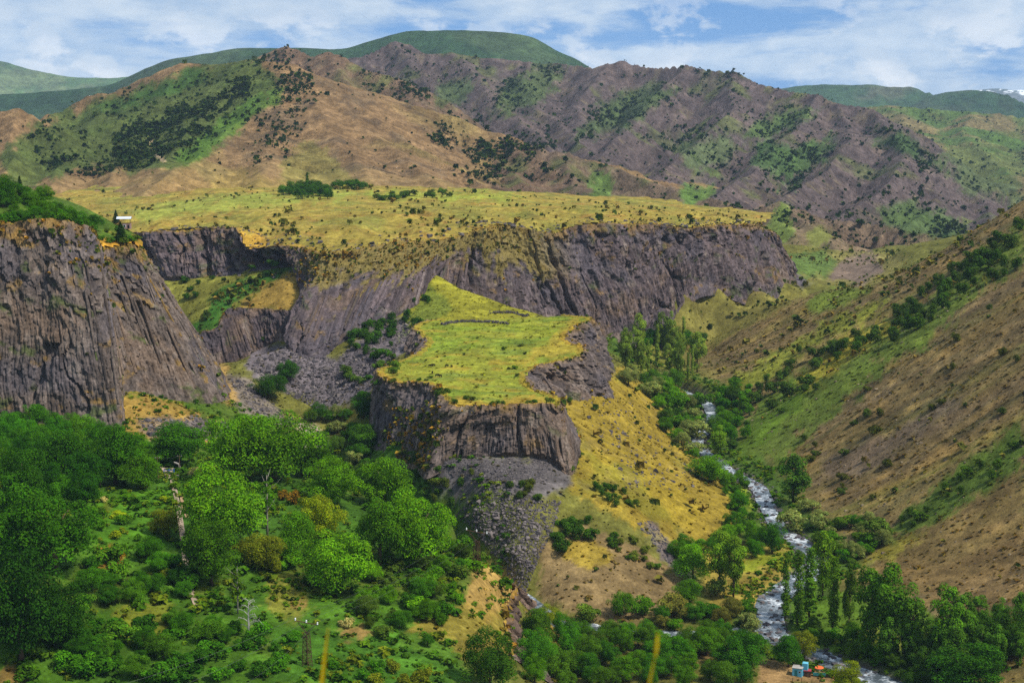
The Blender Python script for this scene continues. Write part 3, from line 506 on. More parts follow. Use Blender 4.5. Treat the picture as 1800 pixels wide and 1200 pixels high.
def top_colour(P, k):
    U, V = PIX(P); x, y = P[:, 0], P[:, 1]; n1 = fbm(x / 30, y / 30, 501, 4); n2 = fbm(x / 7, y / 7, 502, 4); n3 = fbm(x / 2.2, y / 2.2, 503, 3)
    if k == 1:
        C = np.tile(lin(127, 129, 42), (len(P), 1)); nb = fbm(x / 26, y / 7, 505, 4); mixc(C, sstep(-.2, .4, n1 + .5 * n2) * .8, lin(104, 122, 36)); mixc(C, sstep(.15, .5, nb) * .6, lin(84, 104, 38)); mixc(C, sstep(.2, .55, n2 - .3 * n1 - .3 * nb) * .65, lin(150, 128, 46)); mixc(C, sstep(.4, .65, n3 + .4 * nb) * .5, lin(82, 84, 50))
        paint(C, U, V, [([(660, 645), (700, 670), (790, 700), (960, 700), (985, 690), (960, 712), (790, 720), (650, 665)], lin(154, 126, 46), .8, 4, 8), ([(930, 640), (1030, 610), (1035, 575), (1010, 560), (960, 600), (900, 640)], lin(150, 128, 46), .7, 5, 9), ([(770, 575), (840, 568), (920, 570), (1000, 590), (900, 580)], lin(120, 130, 30), .5, 4, 6)], 520)
    elif k == 2:
        C = np.tile(lin(70, 92, 28), (len(P), 1)); mixc(C, sstep(.0, .5, n1 + .3 * n2) * .7, lin(140, 112, 44)); paint(C, U, V, [([(165, 420), (250, 415), (260, 450), (170, 450)], lin(176, 128, 44), .9), ([(110, 400), (160, 400), (175, 440), (140, 440)], lin(132, 120, 40), .7)], 530)
    else:
        C = np.tile(lin(138, 122, 54), (len(P), 1)); mixc(C, sstep(-.1, .5, n1 + .4 * n2) * .7, lin(112, 114, 50)); mixc(C, sstep(.1, .6, n2 - .4 * n1) * .7, lin(150, 112, 54)); mixc(C, sstep(.35, .6, n2 + .5 * n3) * .7, lin(92, 88, 48))
        paint(C, U, V, [([(220, 370), (420, 340), (640, 335), (600, 350), (420, 365), (250, 390)], lin(132, 142, 58), .7, 6, 9), ([(640, 335), (860, 338), (960, 355), (800, 352), (650, 345)], lin(126, 142, 48), .6, 5, 8), ([(380, 410), (450, 405), (470, 440), (430, 445)], lin(176, 136, 50), .8)], 540)
    C *= (.80 + .4 * sstep(-.5, .6, n3))[:, None]
    return C

# ------------------------------------------------------------------ build the land
V = np.stack([GX.ravel(), GY.ravel(), GZ.ravel()], 1)
C = ground_colour(V)
fm = GY.ravel() > 1140
mz, mi = mountains(GX.ravel()[fm], GY.ravel()[fm], True)
w = sstep(-6, 3, mz - 40 * (1 - sstep(1150, 1330, V[fm, 1])) - (V[fm, 2] - 1.0))
ch = hill_colour(V[fm], mi); C[fm] += (ch - C[fm]) * w[:, None]
_k = (TOPID == 0) | (ZT - GZ < 4)
for _ in range(14):
    _k = _k | np.roll(_k, 1, 0) | np.roll(_k, -1, 0) | np.roll(_k, 1, 1) | np.roll(_k, -1, 1)
obj('ground', mesh('ground', V, gridfaces(NR, NC, _k), MG, C, True), label='valley floor, garden bench and slopes of green and dry grass', cat='ground', kind='structure')
for k, nm, lb in ((1, 'mesa_top', 'flat yellow green grass top of the basalt mesa'), (2, 'hilltop', 'green scrub hilltop above the tall cliff'), (3, 'plateau', 'broad yellow grass plateau above the long cliff')):
    m = TOPID == k; Vt = np.stack([GX.ravel(), GY.ravel(), ZT.ravel()], 1); f = gridfaces(NR, NC, m)
    u, inv = np.unique(f, return_inverse=True); f = inv.reshape(f.shape); Vt = Vt[u]
    obj(nm, mesh(nm, Vt, f, MG, top_colour(Vt, k), True), label=lb, cat='terrain', kind='structure')
NM, MC = 310, 600
my = 1590 * (4700 / 1590) ** (np.arange(NM) / (NM - 1)); ms = np.linspace(-.42, .46, MC)
MY = np.repeat(my[:, None], MC, 1); MX = ms[None] * (MY + 60); MZ, MI = mountains(MX, MY, True)
VM = np.stack([MX.ravel(), MY.ravel(), MZ.ravel()], 1)
obj('mountains', mesh('mountains', VM, gridfaces(NM, MC), MHILL, hill_colour(VM, MI.ravel()), True), label='tan and purple brown mountains with dark shrubs beyond the plateau', cat='mountains', kind='structure')
# far ranges
def far_range(name, label, ridge, k, y0, y1, rgb, rgb2, a=60, snow=False, seed=0, n=(46, 210)):
    R = catmull(pts(ridge), len(ridge) * 4); y = np.linspace(y0, y1, n[0]); s = np.linspace(R[:, 0].min() / R[:, 1].mean() - .08, R[:, 0].max() / R[:, 1].mean() + .08, n[1])
    Y = np.repeat(y[:, None], n[1], 1); X = s[None] * Y; d, ss, e = dist_poly(X + 60 * fbm(X / 500, Y / 500, seed, 3), Y + 60 * fbm(X / 500, Y / 500, seed + 3, 3), R)
    rib = 1 - 2.2 * np.abs(fbm(ss / 330, d / 1600, seed + 5, 3, .5)); h = e[..., 0] - k * d + a * (1 - np.exp(-d / 250)) * (rib - .8) + 7 * fbm(X / 120, Y / 120, seed + 9, 4)
    h = np.maximum(h, -100); P = np.stack([X.ravel(), Y.ravel(), h.ravel()], 1); q = fbm(X / 350, Y / 350, seed + 11, 4).ravel(); q2 = fbm(X / 60, Y / 60, seed + 12, 3).ravel()
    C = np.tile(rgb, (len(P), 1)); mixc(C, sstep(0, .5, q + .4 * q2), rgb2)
    if snow: mixc(C, sstep(.05, .2, q2 + .6 * fbm(X / 200, Y / 900, 77, 3).ravel()) * sstep(e[..., 0].ravel() - 90, e[..., 0].ravel() - 40, P[:, 2]), [.8, .82, .85])
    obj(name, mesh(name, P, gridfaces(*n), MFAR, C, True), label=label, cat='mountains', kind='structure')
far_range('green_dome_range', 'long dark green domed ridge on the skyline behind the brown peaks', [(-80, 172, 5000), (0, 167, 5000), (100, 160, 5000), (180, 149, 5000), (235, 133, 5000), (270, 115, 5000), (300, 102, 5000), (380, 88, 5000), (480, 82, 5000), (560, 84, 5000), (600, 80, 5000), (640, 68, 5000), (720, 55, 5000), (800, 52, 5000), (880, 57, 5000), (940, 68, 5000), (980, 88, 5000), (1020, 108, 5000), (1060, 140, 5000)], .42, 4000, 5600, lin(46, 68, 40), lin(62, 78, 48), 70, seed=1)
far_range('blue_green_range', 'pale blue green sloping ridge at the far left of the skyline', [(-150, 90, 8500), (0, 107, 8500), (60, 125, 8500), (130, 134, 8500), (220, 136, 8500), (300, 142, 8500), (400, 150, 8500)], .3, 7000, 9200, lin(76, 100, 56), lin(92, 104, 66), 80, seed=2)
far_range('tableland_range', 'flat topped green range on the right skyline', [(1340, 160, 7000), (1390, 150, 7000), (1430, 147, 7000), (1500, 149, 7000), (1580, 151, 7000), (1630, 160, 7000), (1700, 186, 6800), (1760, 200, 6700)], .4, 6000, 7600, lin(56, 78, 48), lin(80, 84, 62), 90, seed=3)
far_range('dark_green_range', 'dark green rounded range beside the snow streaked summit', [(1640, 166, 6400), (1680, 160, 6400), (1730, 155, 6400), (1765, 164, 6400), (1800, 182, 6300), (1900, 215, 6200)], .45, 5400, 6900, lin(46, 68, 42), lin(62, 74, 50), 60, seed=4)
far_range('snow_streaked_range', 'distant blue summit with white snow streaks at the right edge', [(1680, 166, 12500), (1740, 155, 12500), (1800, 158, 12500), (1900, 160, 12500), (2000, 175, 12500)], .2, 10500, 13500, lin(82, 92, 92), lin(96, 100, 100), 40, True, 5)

# ------------------------------------------------------------------ basalt cliffs
CLIFF_P, CLIFF_W = [], []
def cliff(name, st, label, w=2.2, n=700, rows=90, big=3.0, amp=.8, seed=0, tint=None, lean=0.0, lip=2.5, grass=0.5, zbase=6.0, group=None, ncol=0, crange=None, smoothband=None):
    t = path_top(st, 400); b = catmull(np.array([W(*b) for a, b in st]), 400)
    mid = (t + b) / 2; L = np.concatenate([[0], np.cumsum(np.linalg.norm(np.diff(mid[:, :2], axis=0), axis=1))])
    s = np.linspace(0, L[-1], n); rs = lambda A: np.stack([np.interp(s, L, A[:, i]) for i in range(3)], 1)
    t, b = rs(t), rs(b); d = np.gradient((t + b)[:, :2] / 2, axis=0); d /= np.linalg.norm(d, axis=1)[:, None] + 1e-9
    out = np.stack([d[:, 1], -d[:, 0], 0 * d[:, 0]], 1)                   # outward: to the right of travel, towards the viewer
    t[:, 2] = np.maximum(t[:, 2], 0) + 0.35 + 0.5 * fbm(s / 9, s * 0, seed + 3, 3)
    q = np.linspace(-.14, 1, rows - 5); S = np.repeat(s[None], len(q), 0); Q = np.repeat(q[:, None], n, 1)
    H = np.maximum(np.linalg.norm(t - b, axis=1), 1)[None]
    P = b[None] + (t - b)[None] * Q[..., None]
    zz = Q * H
    sw = S + 1.6 * fbm(S / 20, zz / 16, seed + 5, 3) + lean * zz
    def cols(wd, sd):
        c = sw / wd + .35 * (hash1(np.floor(sw / wd), sd) - .5); ci = np.floor(c); cf = c - ci
        brk = np.floor(zz / (4 * wd) + hash1(ci, sd + 1) * 7); off = _h(ci, brk, sd + 2) - .5
        return (1 - (2 * np.abs(cf - .5)) ** 3.0), off, ci
    c1, o1, ci = cols(w, seed + 11); c2, o2, cj = cols(w * 4.6, seed + 12)
    bulk = fbm(S / 30, zz / 75, seed + 7, 4, .6); mid_ = fbm(S / 8, zz / 14, seed + 8, 4, .6)
    colm = 1 - sstep(.42, .78, Q + .30 * fbm(S / 22, zz / 30, seed + 40, 3)); ent = 1 - colm           # regular columns low, broken rock above
    blk = _h(np.floor(sw / (w * 1.7) + .8 * hash1(np.floor(zz / (w * 2.2)), seed + 41)), np.floor(zz / (w * 2.2) + .6 * fbm(S / 6, zz / 9, seed + 42, 2)), seed + 43) - .5
    cr = np.abs(fbm(S / 17 + .25 * fbm(S / 9, zz / 12, seed + 44, 3), zz / 70, seed + 45, 3, .5)); cleft = np.exp(-(cr / .055) ** 2) * sstep(.0, .3, fbm(S / 40, zz / 30, seed + 46, 2) + .25)
    led = fbm(S / 28, zz / 5.5, seed + 47, 3, .55); fin = fbm(S / 1.6, zz / 1.9, seed + 9, 3, .6)
    edge = sstep(0, .12, Q + .02)
    sb = 1.0 if smoothband is None else 1 - smoothband(S / L[-1], Q) * .8
    disp = edge * (big * (1.25 * bulk + .35 * mid_) - cleft * big * 1.1 * sb + sb * (colm * amp * (1.5 * o1 + .7 * c1 - .3 + 1.2 * o2) + ent * amp * (2.4 * blk + 1.9 * mid_ + 1.1 * led + .5 * o1))) + .75 * fin * amp * (.5 + .5 * sb)
    if name == 'mesa_cliff':
        uu, vv = PIX(P); disp += 1.3 * sstep(.60, .64, S / L[-1]) * edge * amp * (1.8 * blk + 1.6 * mid_ + .9 * led - 1.2 * cleft); disp -= 6.0 * np.exp(-(((uu - 974) / 15) ** 2 + ((vv - 672) / 11) ** 2) ** 2)
    disp *= 1 - .5 * sstep(.94, 1, Q)
    P = P + out[None] * disp[..., None]; P[..., 2] += .6 * amp * (hash1(np.floor(S / (w * 1.4)), seed + 4) - .5) * sstep(.85, 1, Q) * 2
    uu, vv = PIX(P); wv = sstep(.18, .5, fbm(S / 13, zz / 9, seed + 70, 4)) * (.25 + ent) + .9 * sstep(.86, .97, Q)
    for pl_, k_ in (([(680, 740), (770, 700), (785, 760), (745, 830), (690, 830)], 5), ([(440, 430), (800, 420), (780, 470), (700, 480), (520, 500)], 1.6), ([(60, 395), (170, 395), (190, 480), (120, 470)], 2.0)): wv = wv + k_ * pmask(uu.ravel(), vv.ravel(), pl_, 8, 10, 71).reshape(uu.shape)
    CLIFF_P.append(P[4::2, ::2].reshape(-1, 3) + np.repeat(out[None, ::2], len(q[4::2]), 0).reshape(-1, 3) * .15); CLIFF_W.append((wv * (L[-1] / n) * H[:, :] / rows * (uu > -10))[4::2, ::2].ravel())
    lips = []
    for kk in range(1, 6):
        f = kk / 5; ring = P[-1] - out * (lip * f) * (1 + .25 * fbm(s / 6, s * 0 + kk, seed + 30, 2))[:, None]
        gz = zat(ring[:, 0], ring[:, 1]); inside = gz > ring[:, 2] - 7
        zl = np.where(inside, gz, ring[:, 2]); ring[:, 2] = P[-1][:, 2] * (1 - f) + zl * f + (.25 * math.sin(f * math.pi)) - (0.35 if kk == 5 else 0); lips.append(ring)
    PP = np.concatenate([P, np.array(lips)], 0)
    C = np.tile(lin(96, 84, 78) if tint is None else tint, (len(q), n, 1)).astype(float)
    hv = hash1(ci, seed + 21); hv2 = _h(ci, np.floor(zz / 9 + hv * 3), seed + 22)
    C *= (1 + colm * (.8 * hv2 - .42) + ent * (.8 * blk))[..., None]
    patch = fbm(S / 26, zz / 20, seed + 23, 4); patch2 = fbm(S / 6, zz / 7, seed + 24, 4); patch3 = fbm(S / 2.5, zz / 4, seed + 25, 3)
    mixc(C, sstep(.05, .55, patch) * .6, lin(78, 74, 80)); mixc(C, sstep(.1, .5, -patch + .5 * patch2) * .5, lin(112, 92, 74)); mixc(C, sstep(.3, .65, patch2 + .3 * patch3) * .5, lin(132, 120, 110)); mixc(C, sstep(.25, .6, patch3 - .4 * patch2) * .45, lin(58, 52, 52))
    led2 = np.clip(led, 0, 1) * ent + .25
    mixc(C, sstep(.30, .55, fbm(S / 9, zz / 6, seed + 26, 5, .6) + grass * .22 * led2 - .05 + .22 * sstep(.8, .97, Q)) * .8 * grass, lin(132, 104, 48)); mixc(C, sstep(.34, .6, fbm(S / 11, zz / 7, seed + 27, 5, .6) + grass * .18 * led2) * .8 * grass, lin(66, 80, 30))
    if name == 'plateau_cliff':
        gs = sstep(.20, .26, S / L[-1]) * (1 - sstep(.46, .52, S / L[-1])); mixc(C, gs * sstep(.45, .6, Q - .12 + .30 * fbm(S / 16, zz / 14, seed + 60, 4) + .18 * patch3) * .75, lin(122, 108, 50))
    topm = sstep(.92, 1.0, Q + .10 * fbm(S / 4, zz * 0, seed + 28, 3)); mixc(C, topm * .5 * grass, lin(140, 108, 48))
    Cl = np.array([top_colour(r, 1 if 'mesa' in name else 3) for r in lips]); mixc(Cl, np.full(Cl.shape[:2], .35), lin(168, 122, 46))
    CC = np.concatenate([C, Cl], 0)
    root = obj(name, mesh(name, PP.reshape(-1, 3), gridfaces(rows, n), MROCK, CC.reshape(-1, 3), False), label=label, cat='cliff', kind='structure', group=group)
    # single basalt columns standing proud of the face
    if ncol:
        r = random.Random(seed + 5)
        for i in range(ncol):
            a, c, q0, q1 = crange[i % len(crange)]; si = r.uniform(a, c); j = int(si * (n - 1)); f0 = r.uniform(q0, (q0 + q1) / 2); f1 = min(q1, f0 + r.uniform(.18, .5))
            rr = w * r.uniform(.34, .55); j = min(max(j, 1), n - 2)
            i0, i1 = int((f0 + .14) / 1.14 * (len(q) - 1)), int((f1 + .14) / 1.14 * (len(q) - 1)); A, B = Vector(P[i0, j]), Vector(P[i1, j]); o = Vector(out[j])
            ax = (B - A); sd_ = ax.cross(o).normalized(); o2_ = sd_.cross(ax).normalized(); m = MB(); k6 = r.choice((5, 6, 6)); ph = r.uniform(0, 1)
            ring0, ring1 = [], []
            for h in range(k6):
                an = ph + 2 * math.pi * h / k6; o_ = (sd_ * math.cos(an) + o2_ * math.sin(an)) * rr * r.uniform(.85, 1.12)
                ring0.append(A + o_ - o2_ * .1); ring1.append(B + o_ * .9 - o2_ * .1 + ax.normalized() * r.uniform(-.3, .3))
            m.add(ring0 + ring1, [(h, (h + 1) % k6, k6 + (h + 1) % k6, k6 + h) for h in range(k6)] + [tuple(range(k6, 2 * k6)), tuple(reversed(range(k6)))])
            cc = np.array(C[(i0 + i1) // 2, j]) * r.uniform(.85, 1.25)
            obj('basalt_column', mesh('basalt_column', m.v, m.f, MROCK, np.tile(cc, (len(m.v), 1))), root)
    return root
cliff('tall_basalt_cliff', ST_LEFT, 'tall dark columned basalt cliff on the left below the green hilltop', 1.35, 1100, 120, 2.7, .8, 1, lin(94, 83, 75), grass=.85, lip=4.5, ncol=130, crange=[(.18, .45, .05, .8), (.5, .75, .05, .85), (.15, .7, .3, .9)])
cliff('plateau_cliff', ST_FAR, 'long purple grey basalt cliff below the yellow plateau', 2.1, 1350, 82, 5.0, .95, 2, lin(88, 77, 77), grass=.6, lip=7.0, ncol=60, crange=[(.27, .42, .0, .55)])
cliff('mesa_cliff', ST_MESA, 'columned basalt cliff round the flat grass topped mesa', 1.15, 1150, 80, 2.4, .8, 3, lin(94, 83, 77), grass=.5, lip=3.4, ncol=110, crange=[(.44, .62, .0, .55), (.58, .66, .0, .7), (.26, .36, .1, .6)], smoothband=lambda S, Q: sstep(.44, .5, S) * (1 - sstep(.56, .6, S)) * sstep(.42, .5, Q) * (1 - sstep(.8, .9, Q)))
cliff('terrace_cliff', ST_TERR, 'short dark columned cliff below the green terrace in the recess', 1.7, 260, 50, 1.5, .7, 4, lin(78, 68, 68), grass=.35, ncol=20, crange=[(.3, .95, .05, .7)])
cliff('bench_crag', ST_BENCH, 'small brown rock crag at the edge of the garden bench', 1.6, 240, 46, 1.6, .8, 5, lin(108, 90, 78), grass=.5, lip=1.2)
print('cliffs', round(time.time() - T0, 1))

# ------------------------------------------------------------------ water
def water_mat():
    m, nt, b = newmat('river_water'); tc = nt.nodes.new('ShaderNodeTexCoord')
    n = nnode(nt, .55, 8, .72, tc.outputs['Object'], 1.2); n2 = nnode(nt, .12, 4, .6, tc.outputs['Object'], .6)
    ad = nt.nodes.new('ShaderNodeMath'); ad.operation = 'ADD'; nt.links.new(n.outputs['Fac'], ad.inputs[0]); nt.links.new(n2.outputs['Fac'], ad.inputs[1])
    r = nt.nodes.new('ShaderNodeValToRGB'); nt.links.new(maprange(nt, ad.outputs[0], .78, 1.25, 0, 1), r.inputs[0])
    e = r.color_ramp.elements; e[0].color = (*lin(66, 74, 78), 1); e[1].color = (*lin(206, 210, 212), 1); e[0].position = .28; e[1].position = .86
    x = e.new(.56); x.color = (*lin(116, 124, 130), 1)
    nt.links.new(r.outputs[0], b.inputs['Base Color']); b.inputs['Roughness'].default_value = .35; b.inputs['Specular IOR Level'].default_value = .4
    bp = nt.nodes.new('ShaderNodeBump'); bp.inputs['Strength'].default_value = .8; bp.inputs['Distance'].default_value = .3; nt.links.new(n.outputs['Fac'], bp.inputs['Height']); nt.links.new(bp.outputs[0], b.inputs['Normal'])
    return m
MWATER = water_mat()
for nm, P, hw, lb in (('river', RIV_D, 3.3, 'rushing grey white river winding along the gorge floor'), ('side_stream', STR_D, 2.6, 'narrow stream joining the river below the bare brown slope')):
    n = len(P) * 3; P3 = catmull(P[::2], n); d = np.gradient(P3[:, :2], axis=0); d /= np.linalg.norm(d, axis=1)[:, None]; nn = np.stack([-d[:, 1], d[:, 0], 0 * d[:, 0]], 1)
    s = np.arange(n); a = np.linspace(-1, 1, 15); V = P3[:, None] + nn[:, None] * (a[None, :, None] * (hw * (1 + .28 * fbm(s / 18, s * 0 + 3, 41, 3)) * (1 + .55 * (1 - sstep(430, 560, P3[:, 1])) * (nm == 'river')))[:, None, None])
    V[..., 2] += .22 * fbm(V[..., 0] / 1.6, V[..., 1] / 1.6, 42, 3) - .1
    obj(nm, mesh(nm, V.reshape(-1, 3), gridfaces(n, 15), MWATER, None, True), label=lb, cat='river' if nm == 'river' else 'stream', kind='structure')
# ------------------------------------------------------------------ plants
def leaf_mat(name, use_obj=True):
    m, nt, b = newmat(name); at = nt.nodes.new('ShaderNodeAttribute'); at.attribute_name = 'Col'; c = at.outputs['Color']
    if use_obj:
        oi = nt.nodes.new('ShaderNodeObjectInfo'); mx = nt.nodes.new('ShaderNodeMix'); mx.data_type = 'RGBA'; mx.blend_type = 'MULTIPLY'; mx.inputs['Factor'].default_value = 1
        nt.links.new(oi.outputs['Color'], mx.inputs['A']); nt.links.new(c, mx.inputs['B']); c = mx.outputs['Result']
        c = mulcol(nt, c, maprange(nt, oi.outputs['Random'], 0, 1, .82, 1.18))
    wm = nt.nodes.new('ShaderNodeMix'); wm.data_type = 'RGBA'; wm.blend_type = 'MULTIPLY'; wm.inputs['Factor'].default_value = 1; wm.inputs['B'].default_value = (1.25, 1.08, .5, 1); nt.links.new(c, wm.inputs['A']); c = wm.outputs['Result']
    nt.links.new(c, b.inputs['Base Color']); b.inputs['Roughness'].default_value = .85; b.inputs['Specular IOR Level'].default_value = .03
    tr = nt.nodes.new('ShaderNodeBsdfTranslucent'); mxs = nt.nodes.new('ShaderNodeMixShader'); mxs.inputs[0].default_value = .3
    nt.links.new(c, tr.inputs[0]); nt.links.new(b.outputs[0], mxs.inputs[1]); nt.links.new(tr.outputs[0], mxs.inputs[2])
    nt.links.new(mxs.outputs[0], nt.nodes['Material Output'].inputs[0]); return m
MLEAF = leaf_mat('foliage'); MSTUFF = leaf_mat('foliage_mass', False)
MBARK = plain_mat('bark', lin(92, 76, 60), .95, .35, 4.0); MPALE = plain_mat('pale_bark', lin(132, 126, 112), .9, .2, 4.0)

def leaves(r, blobs, n, size, up=.4, jit=.6, inner=.12, long=1.25):
    B = np.array(blobs); wgt = (B[:, 3] * B[:, 4]) ** 1.0; k = r.choice(len(B), n, p=wgt / wgt.sum())
    d = r.normal(size=(n, 3)); d /= np.linalg.norm(d, axis=1)[:, None]; d[:, 2] = np.where(d[:, 2] < -.5, -d[:, 2], d[:, 2])
    rad = np.where(r.random(n) < inner, r.uniform(.3, .8, n), r.uniform(.82, 1.10, n))
    p = B[k, :3] + d * rad[:, None] * np.stack([B[k, 3], B[k, 3], B[k, 4]], 1)
    nor = d + jit * r.normal(size=(n, 3)) * .6 + np.array([0, 0, up]); nor /= np.linalg.norm(nor, axis=1)[:, None]
    t = np.cross(nor, r.normal(size=(n, 3))); t /= np.linalg.norm(t, axis=1)[:, None]; bt = np.cross(nor, t)
    s = size * r.uniform(.6, 1.35, n)[:, None]
    c = np.stack([p - t * s * long * .5, p + bt * s * .42 + nor * s * .12, p + t * s * long * .5, p - bt * s * .42 + nor * s * .12], 1)
    tone = np.clip(1 + .22 * r.normal(size=n) + .2 * r.normal(size=len(B))[k], .45, 1.7)
    col = np.stack([tone * r.uniform(.85, 1.25, n), tone, tone * r.uniform(.7, 1.1, n)], 1)
    return c.reshape(-1, 3), np.repeat(col, 4, 0)
def crown_mesh(name, seed, blobs, n, size, mat=None, **k):
    r = np.random.default_rng(seed); V, C = leaves(r, blobs, n, size, **k)
    return mesh(name, V, np.arange(len(V)).reshape(-1, 4), mat or MLEAF, C, False)
def trunk_mesh(name, seed, h, rad, limbs, spread, z0=.3, mat=None, n=6, tilt=.02):
    r = random.Random(seed); m = MB(); x, y = r.uniform(-tilt, tilt), r.uniform(-tilt, tilt)
    top = Vector((x, y, h)); m.tube([(0, 0, -.04), (x * .3, y * .3, h * .33), (x * .7, y * .7, h * .66), top], [rad * 1.35, rad, rad * .75, rad * .3], n)
    for i in range(limbs):
        z = h * (z0 + (1 - z0) * (i + r.random()) / limbs * .95); a = i * 2.4 + r.random(); l = spread * r.uniform(.6, 1.1); f = z / h; b = Vector((x * f, y * f, z))
        m.tube([b, b + Vector((math.cos(a) * l * .5, math.sin(a) * l * .5, l * .35)), b + Vector((math.cos(a) * l, math.sin(a) * l, l * .85))], [rad * .5, rad * .32, rad * .08], 5, False)
    return mesh(name, m.v, m.f, mat or MBARK, None, True)
def rnd_blobs(seed, n, c, rad, br, flat=.8, hollow=.35):
    r = np.random.default_rng(seed); out = []
    for i in range(n):
        d = r.normal(size=3); d /= np.linalg.norm(d); q = (hollow + (1 - hollow) * r.random() ** .5) * (1.22 if r.random() < .18 else 1.0) * (.72 if r.random() < .15 else 1.0)
        b = r.uniform(*br); out.append((c[0] + d[0] * rad[0] * q, c[1] + d[1] * rad[1] * q, c[2] + d[2] * rad[2] * q, b, b * flat))
    return out
VAR = {}
def make_variants():
    VAR['round'] = [(crown_mesh('round_crown', 10 + i, rnd_blobs(100 + i, 54, (0, 0, .52), (.41 + .03 * (i % 3), .40, .36 + .03 * (i % 2)), (.09, .165), .85, .72) + rnd_blobs(140 + i, 8, (0, 0, .5), (.2, .2, .2), (.18, .24)), 14000, .0245, up=.45, jit=.5), trunk_mesh('trunk', 20 + i, .6, .03, 6, .26)) for i in range(6)]
    VAR['bush'] = [(crown_mesh('bush_crown', 30 + i, rnd_blobs(130 + i, 15, (0, 0, .42), (.44 + .06 * (i % 3), .40, .28), (.14, .26)), 1300, .085, up=.45, jit=.55), None) for i in range(6)]
    def lomb(i):
        r = np.random.default_rng(150 + i); o = []
        for k in range(26):
            z = .1 + .88 * k / 25; w = .052 * math.sin(min(1, (z + .12) * 1.25) * math.pi * .78) ** .7 + .012; o.append((r.normal() * .014, r.normal() * .014, z, w * r.uniform(.75, 1.2), .05))
        return o
    VAR['lombardy'] = [(crown_mesh('lombardy_crown', 40 + i, lomb(i), 2600, .021, up=.6), trunk_mesh('trunk', 45 + i, .95, .010, 5, .05, .2)) for i in range(3)]
    VAR['cotton'] = [(crown_mesh('poplar_crown', 50 + i, rnd_blobs(160 + i, 40, (0, 0, .62), (.19 + .02 * i, .19, .34), (.05, .10), 1.2, .5) + rnd_blobs(166 + i, 8, (0, 0, .26), (.12, .12, .16), (.04, .07), 1.2), 6500, .026, up=.5), trunk_mesh('trunk', 55 + i, .85, .016, 9, .2, .25)) for i in range(4)]
    VAR['willow'] = [(crown_mesh('willow_crown', 60 + i, rnd_blobs(170 + i, 18, (0, 0, .45), (.45, .40, .30), (.13, .22)), 2000, .05, up=.1, long=1.8), trunk_mesh('trunk', 65 + i, .45, .025, 4, .2)) for i in range(3)]
    VAR['juniper'] = [(crown_mesh('juniper_crown', 70 + i, rnd_blobs(180 + i, 12, (0, 0, .46), (.30, .28, .34), (.13, .22), 1.1), 1100, .07), None) for i in range(5)]
    def spruce(i):
        r = np.random.default_rng(190 + i); o = []
        for k in range(44):
            z = .08 + .9 * k / 43; R = .24 * (1 - z) + .01; a = k * 2.4; o.append((math.cos(a) * R * .6, math.sin(a) * R * .6, z, R * .55 + .01, .035))
        return o
    VAR['spruce'] = [(crown_mesh('spruce_crown', 75 + i, spruce(i), 1800, .04, up=-.1), trunk_mesh('trunk', 78 + i, .9, .015, 0, .1)) for i in range(2)]
    VAR['sparse'] = [(crown_mesh('thin_crown', 80 + i, rnd_blobs(195 + i, 16, (0, 0, .62), (.2, .2, .3), (.05, .09), 1.0), 520, .045), trunk_mesh('trunk', 82 + i, .95, .016, 12, .24, .25, MPALE)) for i in range(2)]
make_variants()
WALNUT, DARK, MIDG, YELG, GREYG, OLIVEG, JUNI, POPL = (lin(80, 132, 24), lin(50, 98, 20), lin(66, 114, 22), lin(122, 148, 32), lin(112, 132, 98), lin(102, 120, 38), lin(50, 76, 34), lin(78, 114, 34))
RUST = lin(118, 100, 44)
NAMES = {'round': 'broadleaf_tree', 'bush': 'bush', 'lombardy': 'lombardy_poplar', 'cotton': 'poplar_tree', 'willow': 'willow', 'juniper': 'juniper_bush', 'spruce': 'spruce_tree', 'sparse': 'half_bare_tree'}
CATS = {'round': 'tree', 'bush': 'bush', 'lombardy': 'poplar', 'cotton': 'poplar', 'willow': 'willow', 'juniper': 'bush', 'spruce': 'spruce', 'sparse': 'tree'}
CNT = {}
def plant_at(p, kind, h, wf, col, label, group=None, rnd=random):
    if kind in ('cotton', 'lombardy'): col = np.asarray(col) * 1.55
    vs = VAR[kind]; k = CNT.get(kind, 0); CNT[kind] = k + 1; cr, tr = vs[(k * 5 + rnd.randrange(2)) % len(vs)]
    loc = (float(p[0]), float(p[1]), float(p[2])); rz = rnd.uniform(0, 6.28); col = np.asarray(col) * rnd.uniform(.88, 1.12)
    if tr is None:
        o = obj(NAMES[kind], cr, None, (loc[0], loc[1], loc[2] - .06 * h), rz, (h * wf * rnd.uniform(.85, 1.2), h * wf, h), label, CATS[kind], group); o.color = (*col, 1); return o
    wa = rnd.uniform(.88, 1.14); root = obj(NAMES[kind], None, None, loc, rz, (h * wf * wa, h * wf / wa, h), label, CATS[kind], group); root.empty_display_size = .1
    obj('trunk', tr, root); c = obj('crown', cr, root); c.color = (*col, 1); return root
def plant(kind, u, v, hpx, wf, col, label, group=None, top=True):
    p = hit(u, v); return plant_at(p, kind, hpx * p[1] / F, wf, col, label, group)
